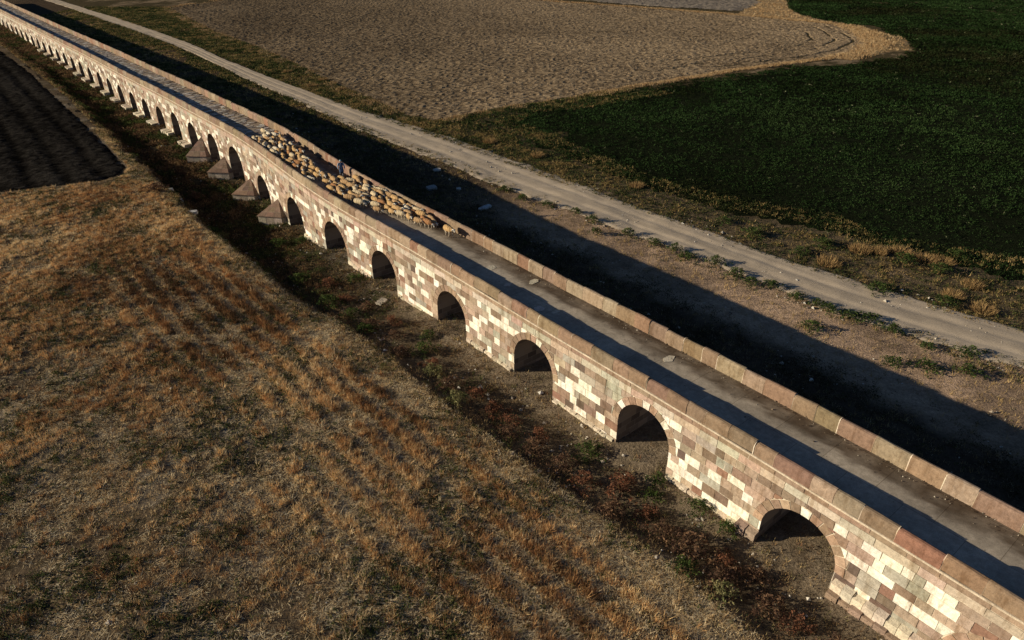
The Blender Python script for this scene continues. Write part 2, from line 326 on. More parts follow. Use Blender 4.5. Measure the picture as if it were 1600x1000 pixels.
o = np_mesh('dirt_road', np.stack([rx.ravel(), ry.ravel(), rz.ravel()], 1), grid_faces(nc, nr), M_road, rc.reshape(-1, 3), None, True); tag(o, kind='structure')
def road_dist(x, y): return polydist(x, y, ROADC[::8])

# ploughed fields: soil turned to clods
def field(name, poly, step, amp, c0, c1, seed, lift=.06, furrow=None, wav=1.0, holes=None):
    P = np.array(poly); xs = np.arange(P[:, 0].min()-1, P[:, 0].max()+1, step); ys = np.arange(P[:, 1].min()-1, P[:, 1].max()+1, step)
    X, Y = np.meshgrid(xs, ys); r = np.random.default_rng(seed)
    X = X + r.uniform(-.3, .3, X.shape)*step; Y = Y + r.uniform(-.3, .3, X.shape)*step
    x, y = X.ravel(), Y.ravel()
    wob = (fbm(x, y, .25, 2, seed)-.5)*2.4+(fbm(x, y, 1.3, 2, seed+3)-.5)*1.6
    keep = inpoly(x+wob, y+wob, poly) & in_view(x, y, .3, 1.35)
    f = grid_faces(len(xs), len(ys)); f = f[keep[f].all(1)]
    used, inv = np.unique(f, return_inverse=True); f = inv.reshape(-1, 4)
    x, y = x[used], y[used]
    n = fbm(x, y, .95/wav, 2, seed+1); n2 = vnoise(x*1.9/wav, y*1.9/wav, seed+2); n = smoothstep(.22, .78, n)
    z = ground_z(x, y) + lift + amp*(n*1.2+n2*.7-.6)
    t = np.clip(n*.6+n2*.5-.12+.5*(fbm(x, y, .04, 3, seed+4)-.5)+rng.normal(0, .16, len(x)), 0, 1)
    c = np.array(c0)[None]*(1-t[:, None])+np.array(c1)[None]*t[:, None]
    big = fbm(x, y, .022, 3, seed+8); c = c*(.72+.56*big)[:, None]*(.74+.36*smoothstep(-60, 60, x))[:, None]
    if furrow is not None:
        fz, fc = furrow(x, y); z = z+fz; c = c*fc[:, None]
    ed = polydist(x, y, poly, True); z = z - lift*1.5*np.exp(-ed/.7)
    o = np_mesh(name, np.stack([x, y, z], 1), f, M_plough, c, None, False); tag(o, kind='structure'); return o
def tip_furrow(x, y):
    d = polydist(x, y, PLOUGH, True)+(fbm(x, y, .10, 2, 33)-.5)*2.2; east = smoothstep(20, 45, x)
    g = (np.exp(-((d-4.3)/.32)**2)+.8*np.exp(-((d-8.6)/.32)**2)+.7*np.exp(-((d-14.)/.35)**2))*east
    g = g*smoothstep(.3, .5, fbm(x, y, .2, 2, 35)); return -.30*g, 1-.40*g
field('ploughed_field', PLOUGH, .29, .105, (.10, .070, .042), (.44, .32, .19), 3, wav=.56, furrow=tip_furrow)
field('distant_ploughed_field', PLOUGH2, .8, .14, (.16, .13, .10), (.30, .25, .19), 5)
def dark_furrow(x, y):
    d = polydist(x, y, DARK[:7]); k = np.cos(d*2*math.pi/3.4)
    g = .5+.5*k
    return -.15*g*g*smoothstep(0., 1.5, d), 1-.45*g**3
field('dark_ploughed_field', DARK, .24, .05, (.011, .0095, .008), (.056, .049, .041), 11, furrow=dark_furrow, wav=.55, lift=.30)
# crop field soil
def in_crop(x, y, grow=0.):
    wob = (fbm(x, y, .12, 3, 4)-.5)*7; wob2 = (fbm(x, y, .6, 2, 6)-.5)*3
    a = inpoly(x+wob+wob2, y+wob-wob2, CROP)
    near = (polydist(x, y, CROP, True) < 3.5+wob+wob2+grow) & (y < 150)
    return (a | (near & (polydist(x, y, ROADC[::8]) > 8.5))) & ~inpoly(x, y, PLOUGH) & ~inpoly(x, y, TIP) & ~inpoly(x, y, STRAW_PATH)
def crop_soil():
    P = np.array(CROP); xs = np.arange(-4, 300, .8); ys = np.arange(46, 372, .8)
    X, Y = np.meshgrid(xs, ys); x, y = X.ravel(), Y.ravel()
    keep = in_view(x, y, .3, 1.35); keep[keep] = in_crop(x[keep], y[keep], -1.)
    f = grid_faces(len(xs), len(ys)); f = f[keep[f].all(1)]
    used, inv = np.unique(f, return_inverse=True); f = inv.reshape(-1, 4); x, y = x[used], y[used]
    n = fbm(x, y, .05, 4, 61)
    c = np.array([.011, .014, .007])[None]*(.5+n)[:, None]
    o = np_mesh('crop_field_soil', np.stack([x, y, ground_z(x, y)+.035], 1), f, M_ground, c, None, True); tag(o, kind='structure')
crop_soil()

# ------------------------------------------------------------------ the bridge
ZT, ZD = 5.5, 4.62                       # parapet top, deck
OW, OF = .40, -4.85                      # near wall face, far wall face
ARCH = [(-0.5,3.4,-2.75),(8.05,3.85,-2.3),(17.75,3.75,-1.9),(27.15,3.9,-2.1),(36.55,3.75,-2.4),(46.4,4.0,-2.55),(55.2,4.6,-2.7),(65.2,4.6,-3.3),(75.4,4.3,-3.75),(84.3,4.5,-2.45),(91.9,3.6,-2.45),(99.5,3.8,-2.5),(106.9,3.6,-2.5),(114.2,3.5,-2.95),(121.2,3.4,-3.0),(128.0,3.4,-3.05),(135.2,3.4,-3.05),(142.2,3.4,-3.0),(148.9,3.3,-2.85),(155.8,3.3,-3.0),(162.5,3.3,-2.8)]
ARCH += [(169.+6.6*k, 3.3, -2.7) for k in range(24)]
ARCH = [(-27.,3.7,-2.4),(-18.,3.7,-2.4),(-9.2,3.7,-2.5)] + ARCH
ARCH = [(c, wd, ZT+z) for c, wd, z in ARCH]
RING = .46
bridge = empty('stone_bridge', bp(0, -2.2, 0))
bridge.location = (0, 0, 0)
tag(bridge, 'long arched bridge of patchwork cream and brown stone with a paved deck between parapets', 'bridge')
def under(s):
    """height of the vault above s, or None"""
    for c, wd, zc in ARCH:
        r = wd/2
        if abs(s-c) <= r+1e-6:
            return zc - r + math.sqrt(max(0, r*r-(s-c)**2))
    return None
# wall core: mortar face pierced by the arches, both sides, and the vaults
def wall_core():
    vs, fs, cs, uv, mi = [], [], [], [], []
    mort = (.62, .54, .41)
    def q(pts, m=0, uvs=None, c=mort):
        b = len(vs); vs.extend(pts); cs.extend([c]*4); uv.extend(uvs or [(0, 0)]*4); fs.append([b, b+1, b+2, b+3]); mi.append(m)
    zt = 4.70
    cuts = [S0]
    for c, wd, zc in sorted(ARCH):
        r = wd/2; cuts += [c-r] + [c-r*math.cos(math.pi*k/18) for k in range(1, 18)] + [c+r]
    cuts.append(S1)
    full = []
    for a, b in zip(cuts[:-1], cuts[1:]):
        n = max(1, int((b-a)/3)); full += [a+(b-a)*k/n for k in range(n)]
    full.append(cuts[-1])
    for a, b in zip(full[:-1], full[1:]):
        mid = (a+b)/2; arch = [A for A in ARCH if abs(mid-A[0]) < A[1]/2]
        if arch:
            c, wd, zc = arch[0]; r = wd/2
            za = zc-r+math.sqrt(max(0, r*r-(a-c)**2)); zb = zc-r+math.sqrt(max(0, r*r-(b-c)**2))
        else:
            za = zb = min(float(base_z(a)), float(base_z(b)))-1.0
        q([bp(a, OW, za), bp(a, OW, zt), bp(b, OW, zt), bp(b, OW, zb)])
        q([bp(a, OF, za), bp(b, OF, zb), bp(b, OF, zt), bp(a, OF, zt)])
        if arch:
            la = r*math.acos(max(-1, min(1, (a-c)/r))); lb = r*math.acos(max(-1, min(1, (b-c)/r)))
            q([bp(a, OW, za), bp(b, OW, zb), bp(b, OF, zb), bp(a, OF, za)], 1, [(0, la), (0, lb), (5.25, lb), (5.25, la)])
    for c, wd, zc in ARCH:
        r = wd/2
        for e, sg in ((c-r, 1), (c+r, -1)):
            z1 = zc-r; z0 = float(base_z(e))-1.0
            p = [bp(e, OW, z0), bp(e, OW, z1), bp(e, OF, z1), bp(e, OF, z0)]
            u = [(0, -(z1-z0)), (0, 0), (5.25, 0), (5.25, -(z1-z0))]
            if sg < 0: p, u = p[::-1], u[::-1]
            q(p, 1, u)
    return np_mesh('wall', np.array(vs), fs, [M_stone, M_soffit], np.array(cs), bridge, False, uv, mi)
wall_core()
CREAM, PINK, BROWN, GREY, RED, DARKB = (.79,.735,.61), (.40,.305,.225), (.25,.178,.125), (.38,.35,.275), (.25,.145,.098), (.14,.098,.074)
def block_colour(s, row, zrel):
    n = float(vnoise(np.array([s*.35]), np.array([row*.8+3.]), 14)[0])
    r = random.random()
    if zrel < .15: return jit(CREAM if r < .6 else PINK, .12)
    if n > .70 and r < .72: return jit(CREAM, .10)
    if r < .17: return jit(CREAM, .12)
    if r < .54: return jit(PINK, .18)
    if r < .78: return jit(BROWN, .25)
    if r < .89: return jit(GREY, .15)
    if r < .96: return jit(RED, .2)
    return jit(DARKB, .2)
# ashlar facing: every block its own slab standing 2 cm off the mortar, cut round the arches
def facing():
    mb = MB(); g = .013
    def slab(poly, col, o0=OW, o1=OW+.027):
        n = len(poly)
        if n < 3: return
        A = 0
        for i in range(n):
            x0, z0 = poly[i]; x1, z1 = poly[(i+1) % n]; A += x0*z1-x1*z0
        if abs(A) < .012: return
        if A < 0: poly = poly[::-1]
        # s grows to the left seen from outside, so anticlockwise in (s, z) faces inward: reverse
        poly = poly[::-1]; o1 = o1+random.uniform(-.009, .010)
        f = [bp(s+random.uniform(-.012, .012), o1+random.uniform(-.005, .005), z+random.uniform(-.012, .010)) for s, z in poly]; b = [bp(s, o0, z) for s, z in poly]
        mb.add(f+b, [list(range(n))]+[[i, i+n, (i+1) % n+n, (i+1) % n] for i in range(n)], col)
    rows = []
    z = 4.68
    for k, hgt in enumerate([.28, .46]+[.50, .58, .48, .56, .52, .60, .50, .54, .56, .5, .54, .5]):
        rows.append((z-hgt, z)); z -= hgt
    for ri, (z0, z1) in enumerate(rows):
        s = S0+random.uniform(0, .5)
        while s < S1-1:
            far = s > 140
            if ri == 0: L = random.uniform(1.1, 1.9)
            elif ri == 1: L = random.uniform(.9, 1.9)
            else: L = random.choice([.48, .58, .68, .78, .88, 1.0, 1.15])*random.uniform(.9, 1.1)
            a, b = s+g, s+L-g; s += L
            bz = float(base_z((a+b)/2))-.35
            if z1 < bz: continue
            zz0, zz1 = max(z0+g, bz), z1-g
            if zz1-zz0 < .06: continue
            if ri == 0: col = jit((.32, .225, .155), .16)
            elif ri == 1: col = jit(random.choice([(.50,.40,.30), (.46,.42,.32), (.46,.33,.25), (.52,.45,.35)]), .08)
            else: col = block_colour(a, ri, zz0-float(base_z(a))) if L < 1. else jit(random.choice([PINK, PINK, BROWN, GREY, CREAM]), .15)
            hit = [A for A in ARCH if a < A[0]+A[1]/2+RING+.02 and b > A[0]-A[1]/2-RING-.02]
            if not hit: slab([(a, zz0), (b, zz0), (b, zz1), (a, zz1)], col); continue
            c, wd, zc = hit[0]; zs = zc-wd/2; ro = wd/2+RING+.02
            def half(zv):
                if zv <= zs: return wd/2+.0 if True else ro
                d2 = ro*ro-(zv-zs)**2
                return math.sqrt(d2) if d2 > 0 else 0.
            zv = [zz0+(zz1-zz0)*k/6 for k in range(7)]
            if zz0 < zs < zz1: zv = sorted(zv+[zs, zs+.002])
            hv = [half(q) for q in zv]
            if a < c:
                xs = [min(b, c-h, c-(.0 if h else -.0)) for h in hv]; xs = [min(x, c) for x in xs]
                pts = [(x, q) for x, q in zip(xs, zv) if x > a+.02]
                if len(pts) >= 2:
                    slab([(a, pts[0][1])]+pts+[(a, pts[-1][1])], col)
            if b > c:
                xs = [max(a, c+h, c) for h in hv]
                pts = [(x, q) for x, q in zip(xs, zv) if x < b-.02]
                if len(pts) >= 2:
                    slab(pts+[(b, pts[-1][1]), (b, pts[0][1])], col)
    return mb.build('facing', M_stone, bridge)
facing()
# arch rings of voussoirs
def arch_ring(c, wd, zc, k):
    mb = MB(); r = wd/2; zs = zc-r; n = max(9, int(math.pi*(r+.2)/.52)); n += 1-n % 2
    for i in range(n):
        a0 = math.pi*i/n+.012; a1 = math.pi*(i+1)/n-.012
        ro = r+RING+random.uniform(-.03, .03); ri = r-.004
        pts = [(ri, a0), (ri, (a0+a1)/2), (ri, a1), (ro, a1), (ro, (a0+a1)/2), (ro, a0)]
        P = [(c-q*math.cos(t), zs+q*math.sin(t)) for q, t in pts]
        o1 = OW+.035+random.uniform(-.006, .006)
        f = [bp(s, o1, z) for s, z in P]; b = [bp(s, OW-.05, z) for s, z in P]; m = len(P)
        mid = i == n//2
        col = jit(CREAM, .1) if (mid and random.random() < .6) or random.random() < .08 else jit((.33, .23, .155), .3)
        if c > 70: col = jit(random.choice([CREAM, PINK, (.36, .26, .18)]), .15)
        mb.add(f+b, [list(range(m))]+[[q, q+m, (q+1) % m+m, (q+1) % m] for q in range(m)], col)
    mb.build('arch_ring', M_stone, bridge)
for k, A in enumerate(ARCH): arch_ring(*A, k)
# string course: a rounded roll under the parapet
def sweep(name, prof, step, col, mat, jag=0.):
    ss = np.arange(S0, S1, step); n = len(prof); vs = []; fs = []
    for s in ss:
        dz = random.uniform(-jag, jag)
        for oo, z in prof: vs.append(bp(s, oo, z+dz))
    for i in range(len(ss)-1):
        for j in range(n-1): fs.append([i*n+j, i*n+j+1, (i+1)*n+j+1, (i+1)*n+j])
    return np_mesh(name, np.array(vs), fs, mat, np.tile(np.array(col), (len(vs), 1)), bridge, False)
sweep('string_course', [(.385, 4.69), (.46, 4.695), (.49, 4.73), (.49, 4.765), (.455, 4.79), (.385, 4.792)][::-1], 1.0, (.60, .50, .37), M_stone, .006)
# parapets: long blocks with rounded tops
PROF = [(.40, 4.795), (.405, 5.20), (.385, 5.33), (.33, 5.43), (.25, 5.49), (.15, 5.50), (.06, 5.45), (.01, 5.35), (0., 5.22), (0., 4.55)]
def parapet(mirror):
    mb = MB(); s = S0; g = .011
    core = [(.2+(o-.2)*.985, z-.004) for o, z in PROF]
    T = (lambda o: -4.45-o) if mirror else (lambda o: o)
    while s < S1-.5:
        L = random.uniform(1.0, 1.9) if s < 120 else random.uniform(1.3, 2.2)
        r = random.random()
        col = jit((.25, .172, .112), .16, .07) if r < .70 else jit((.31, .235, .16), .14) if r < .94 else jit((.235, .13, .082), .15)
        dz = random.gauss(0, .022); do = random.gauss(0, .014); tl = random.gauss(0, .012)
        P = []
        for e in (s+g, (2*s+L)/2, s+L-g):
            P += [bp(e, T(o+do+random.uniform(-.006, .006)), z+dz+tl*(e-s-L/2)/L*2+(random.uniform(-.012, .008) if z > 5.3 else 0)) for o, z in PROF]
        n = len(PROF); F = []
        for k in (0, 1):
            for j in range(n-1):
                q = [k*n+j, (k+1)*n+j, (k+1)*n+j+1, k*n+j+1]; F.append(q if not mirror else q[::-1])
        F += [list(range(n)), list(range(3*n-1, 2*n-1, -1))]
        mb.add(P, F, col)
        # mortar between the blocks
        P = [bp(e, T(o), z) for e in (s+L-g-.01, s+L+g+.01) for o, z in core]
        F = [[j, n+j, n+j+1, j+1] if not mirror else [j+1, n+j+1, n+j, j] for j in range(n-1)]
        mb.add(P, F, jit(random.choice([(.68, .59, .45), (.60, .50, .37), (.30, .22, .15)]), .08)); s += L
    mb.build('parapet', M_stone, bridge)
parapet(False); parapet(True)
# deck
def deck():
    ss = np.arange(S0, S1, .5); oo = np.linspace(-4.46, .02, 24)
    Sg, Og = np.meshgrid(ss, oo, indexing='ij'); x, y = bpt(Sg.ravel(), Og.ravel())
    n = fbm(Sg.ravel(), Og.ravel(), .5, 3, 7); n2 = fbm(Sg.ravel(), Og.ravel(), 1.6, 2, 8)
    z = ZD + .05*np.cos((Og.ravel()+2.2)/2.3*1.4) - .05 + .02*(n-.5)
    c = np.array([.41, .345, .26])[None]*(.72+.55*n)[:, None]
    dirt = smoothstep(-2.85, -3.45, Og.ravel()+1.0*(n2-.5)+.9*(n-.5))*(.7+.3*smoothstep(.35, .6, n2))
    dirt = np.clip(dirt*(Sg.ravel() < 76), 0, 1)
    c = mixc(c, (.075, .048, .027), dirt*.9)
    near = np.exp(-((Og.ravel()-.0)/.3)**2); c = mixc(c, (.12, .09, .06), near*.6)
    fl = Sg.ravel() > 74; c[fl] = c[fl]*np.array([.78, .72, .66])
    nx, ny = len(oo), len(ss)
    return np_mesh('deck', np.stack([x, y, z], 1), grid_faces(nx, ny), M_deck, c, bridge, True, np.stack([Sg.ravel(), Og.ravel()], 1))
dk = deck()
def slabs():
    mb = MB()
    def stone(s, o, l, wd, rot, h, col):
        n = random.choice([4, 4, 5, 5, 6]); ph = random.uniform(0, 6.3)
        P = []
        for k in range(n):
            t = ph+2*math.pi*k/n+random.uniform(-.25, .25)
            a, b = math.cos(t)*l, math.sin(t)*wd
            P.append((s+a*math.cos(rot)-b*math.sin(rot), max(-4.4, min(-.05, o+a*math.sin(rot)+b*math.cos(rot)))))
        top = [bp(q, w_, ZD+h) for q, w_ in P]; bot = [bp(q, w_, ZD-.06) for q, w_ in P]
        mb.add(top+bot, [list(range(n))[::-1]]+[[i, (i+1) % n, (i+1) % n+n, i+n] for i in range(n)], col)
    s = 75.
    while s < 300:
        for k in range(9 if s > 90 else 7):
            o = random.uniform(-4.3, -.1); r = random.random()
            col = jit((.58, .54, .47), .12) if r < .38 else jit((.34, .29, .24), .2) if r < .75 else jit((.2, .165, .13), .2)
            stone(s+random.uniform(0, 1.), o, random.uniform(.12, .26), random.uniform(.28, .6), random.uniform(-.35, .35), random.uniform(.012, .05), col)
        s += .85
    for s, o, l, wd in [(35.5,-2.6,.35,.5),(32.6,-1.9,.3,.38),(28.6,-1.3,.35,.45),(27.6,-1.9,.22,.4),(31.8,-3.6,.3,.5),(19.2,-3.2,.3,.5),(62.5,-3.0,.12,.6),(70.8,-3.2,.12,.5)]:
        stone(s, o, l, wd, random.uniform(-.2, .2), .009, jit((.56, .48, .37), .1))
    mb.build('slab', M_rough, dk)
slabs()
def grit():
    m = 2600; s = rng.uniform(-12, 120, m); a = rng.uniform(0, 1, m)
    o_ = np.where(a < .62, -4.42+np.abs(rng.normal(0, .42, m)), np.where(a < .8, -.05-np.abs(rng.normal(0, .2, m)), rng.uniform(-4.3, -.1, m)))
    x, y = bpt(s, o_); r = rng.uniform(.010, .034, m)*(1+(rng.uniform(0, 1, m) < .06))
    base = np.array([(1,0,0),(-1,0,0),(0,1,0),(0,-1,0),(0,0,1),(0,0,-1)], float)
    V = base[None]*rng.uniform(.6, 1.3, (m, 6, 1))*r[:, None, None]+np.stack([x, y, np.full(m, ZD)+r*.3], 1)[:, None]
    F = np.array([(0,2,4),(2,1,4),(1,3,4),(3,0,4),(2,0,5),(1,2,5),(3,1,5),(0,3,5)]); f = (F[None]+6*np.arange(m)[:, None, None]).reshape(-1, 3)
    k = rng.uniform(0, 1, m); c = np.where((k < .55)[:, None], np.array([[.06, .04, .025]]), np.where((k < .85)[:, None], np.array([[.22, .17, .12]]), np.array([[.45, .40, .32]])))
    o = np_mesh('grit', V.reshape(-1, 3), f, M_rough, np.repeat(c, 6, 0), dk); tag(o, kind='stuff')
grit()
# pointed cutwaters with pyramid caps
def cutwater(s, zapex, zeave, zbot, hw=1.95, nose=2.9, shoulder=.95, col=(.25, .165, .115)):
    plan = [(s-hw, OW), (s-hw, shoulder), (s, nose), (s+hw, shoulder), (s+hw, OW)]
    mb = MB(); ins = lambda k: [(s+(q-s)*k, OW+(o-OW)*k) for q, o in plan]
    rows = [zbot, zbot+(zeave-zbot)*.5, zeave]
    for z0, z1 in zip(rows[:-1], rows[1:]):
        P = ins(1.0); n = 5
        for i in range(4):
            (q0, o0), (q1, o1) = P[i], P[i+1]; m = 3 if i in (1, 2) else 1
            for k in range(m):
                a, b = k/m+.008, (k+1)/m-.008
                pa = (q0+(q1-q0)*a, o0+(o1-o0)*a); pb = (q0+(q1-q0)*b, o0+(o1-o0)*b)
                mb.add([bp(*pa, z0+.008), bp(*pb, z0+.008), bp(*pb, z1-.008), bp(*pa, z1-.008)], [[0, 3, 2, 1]], jit((.50, .42, .32), .25))
    P = ins(.99); mb.add([bp(q, o, rows[0]) for q, o in P]+[bp(q, o, zeave-.01) for q, o in P], [[i, i+5, i+6, i+1] for i in range(4)], (.45, .39, .3))
    cw = mb.build('cutwater', M_rough, bridge)
    mc = MB(); P = ins(1.04); ap = (s, OW-.02, zapex+.12)
    for i in range(4):
        (q0, o0), (q1, o1) = P[i], P[i+1]; m = 4
        for k in range(m):           # courses of the sloping cap
            a, b = k/m, (k+1)/m-.012
            def at(t, q, o): return (q+(ap[0]-q)*t, o+(ap[1]-o)*t, zeave+(zapex-zeave)*t)
            nb = 3 if (i in (1, 2) and k < 3) else 1
            for h in range(nb):
                u0, u1 = h/nb+.006, (h+1)/nb-.006
                A0 = (q0+(q1-q0)*u0, o0+(o1-o0)*u0+random.uniform(-.02, .02)); A1 = (q0+(q1-q0)*u1, o0+(o1-o0)*u1+random.uniform(-.02, .02))
                mc.add([bp(*at(a, *A0)), bp(*at(a, *A1)), bp(*at(b, *A1)), bp(*at(b, *A0))], [[0, 3, 2, 1]], jit(col, .24, .06))
    K = ins(1.035); zc = zeave-.012
    mc.add([bp(q, o, zc) for q, o in K]+[bp(ap[0], ap[1], zapex-.02)], [[i, 5, i+1] for i in range(4)], (.4, .33, .25))
    E = ins(1.04); mc.add([bp(q, o, zeave-.09) for q, o in E]+[bp(q, o, zeave) for q, o in E], [[i, i+5, i+6, i+1] for i in range(4)], jit(col, .1))
    mc.build('cap', M_rough, cw)
for s, za, ze, zb in [(70.4, .55, -.85, -2.6), (79.8, .35, -1.15, -2.7), (88.3, .95, -.6, -2.4), (95.9, 1.9, -.3, -1.8)]: cutwater(s, za, ze, zb)
# low worn plinth stones along the pier feet
def plinths():
    def box(mb, s0, s1, o1, z0, z1, col, slope=.06):
        P = []
        n = max(1, int((s1-s0)/.5))
        for k in range(n):
            a = s0+(s1-s0)*k/n+.01; b = s0+(s1-s0)*(k+1)/n-.01; oo = o1+random.uniform(-.06, .05); zz = z1+random.uniform(-.06, .05)
            v = [bp(a, OW-.02, z0), bp(b, OW-.02, z0), bp(b, OW-.02, zz), bp(a, OW-.02, zz), bp(a, oo, z0), bp(b, oo, z0), bp(b, oo-.02, zz-slope), bp(a, oo-.02, zz-slope)]
            mb.add(v, [[4, 7, 6, 5], [3, 2, 6, 7], [0, 3, 7, 4], [1, 5, 6, 2]], jit(col, .12))
    mb = MB(); box(mb, 2.0, 6.0, .78, .3, 1.05, (.62, .53, .40), .10); mb.build('plinth', M_rough, bridge)
    mb = MB(); box(mb, 2.2, 6.0, .98, -.6, .55, (.30, .21, .15)); mb.build('plinth', M_rough, bridge)
    mb = MB(); box(mb, 9.95, 11.1, .80, -.6, .62, (.30, .215, .165), .1); mb.build('plinth', M_rough, bridge)
    for a, b, h in [(11.2, 15.8, .28), (19.8, 25.0, .22), (29.3, 34.5, .25), (38.6, 44.2, .1), (48.6, 52.7, .3), (57.7, 62.7, .2)]:
        mb = MB(); z = float(base_z((a+b)/2)); box(mb, a, b, .62, z-1, z+h, (.60, .51, .38)); mb.build('plinth', M_rough, bridge)
    for (c0, w0, _), (c1, w1, _) in zip(ARCH[:-1], ARCH[1:]):
        if 98 < c0 < 200:
            a, b = c0+w0/2+.3, c1-w1/2-.3; z = float(base_z((a+b)/2)); mb = MB()
            box(mb, a, b, 1.35, z-1, z+.45, (.58, .50, .38)); mb.build('plinth', M_rough, bridge)
plinths()

# ------------------------------------------------------------------ ground cover
def blades(name, x, y, h, col, nb, rad, wid, lean=.5, flat=False, mat=None, lift=0., shade=.22):
    """grass: nb pointed blades per tuft"""
    n = len(x); z = ground_z(x, y)+lift
    X = np.repeat(x, nb); Y = np.repeat(y, nb); Z = np.repeat(z, nb); H = np.repeat(h, nb)*rng.uniform(.55, 1.15, n*nb)
    C = np.repeat(col, nb, 0)*rng.uniform(1-shade, 1+shade, (n*nb, 1))
    a = rng.uniform(0, 2*np.pi, n*nb); r = np.repeat(np.broadcast_to(rad, n), nb)*np.sqrt(rng.uniform(0, 1, n*nb))
    bx = X+np.cos(a)*r; by = Y+np.sin(a)*r
    b = a+rng.normal(0, .9, n*nb)
    L = H*(rng.uniform(.8, 1.2, n*nb) if flat else rng.uniform(.0, lean*2, n*nb))
    tx = bx+np.cos(b)*L; ty = by+np.sin(b)*L; tz = Z+(rng.uniform(.015, .09, n*nb) if flat else H)
    p = rng.uniform(0, np.pi, n*nb) if not flat else b+np.pi/2
    W = np.repeat(np.broadcast_to(wid, n), nb)*rng.uniform(.6, 1.3, n*nb)/2
    base = Z-.02 if not flat else Z+.01
    v = np.empty((n*nb, 3, 3), np.float32)
    v[:, 0] = np.stack([bx-np.cos(p)*W, by-np.sin(p)*W, base], 1); v[:, 1] = np.stack([bx+np.cos(p)*W, by+np.sin(p)*W, base], 1)
    v[:, 2] = np.stack([tx, ty, tz], 1)
    f = np.arange(n*nb*3).reshape(-1, 3)
    o = np_mesh(name, v.reshape(-1, 3), f, mat or M_blade, np.repeat(C, 3, 0)); tag(o, kind='stuff'); return o
def leaves(name, x, y, h, rad, col, nl, size, mat=None, parent=None, stuff=True, zz=None, shade=.3):
    """weeds: nl small leaf faces spread through each clump's dome"""
    n = len(x); z = (ground_z(x, y) if zz is None else zz)
    X = np.repeat(x, nl); Y = np.repeat(y, nl); Z = np.repeat(z, nl); N = n*nl
    C = np.repeat(col, nl, 0)*rng.uniform(1-shade, 1+shade, (N, 1))
    d = rng.normal(0, 1, (N, 3)); d /= np.linalg.norm(d, axis=1)[:, None]; d[:, 2] = np.abs(d[:, 2]); q = rng.uniform(.35, 1, N)[:, None]**.6
    c = np.stack([X, Y, Z], 1)+d*q*np.stack([np.repeat(rad, nl), np.repeat(rad, nl), np.repeat(h, nl)], 1)
    u = rng.normal(0, 1, (N, 3)); u /= np.linalg.norm(u, axis=1)[:, None]
    w_ = np.cross(u, rng.normal(0, 1, (N, 3))); w_ /= np.linalg.norm(w_, axis=1)[:, None]
    s = (np.repeat(np.broadcast_to(size, n), nl)*rng.uniform(.6, 1.3, N))[:, None]
    v = np.stack([c-u*s, c+w_*s*.45, c+u*s, c-w_*s*.45], 1).reshape(-1, 3)
    o = np_mesh(name, v, np.arange(N*4).reshape(-1, 4), mat or M_leaf, np.repeat(C, 4, 0), parent)
    if stuff: tag(o, kind='stuff')
    return o
def pick(t, *cols):
    """t in 0..1 array -> colour along the listed stops"""
    k = np.clip(t, 0, .9999)*(len(cols)-1); i = k.astype(int); f = (k-i)[:, None]; A = np.array(cols, float); return A[i]*(1-f)+A[i+1]*f
def cand(n, x0, x1, y0, y1, m=1.15):
    x = rng.uniform(x0, x1, n); y = rng.uniform(y0, y1, n); k = in_view(x, y, .4, m); return x[k], y[k]
RUST, STRAW, PALE, OLIVE, UMBER = (.34,.145,.055), (.40,.27,.12), (.50,.41,.25), (.075,.085,.03), (.13,.075,.04)

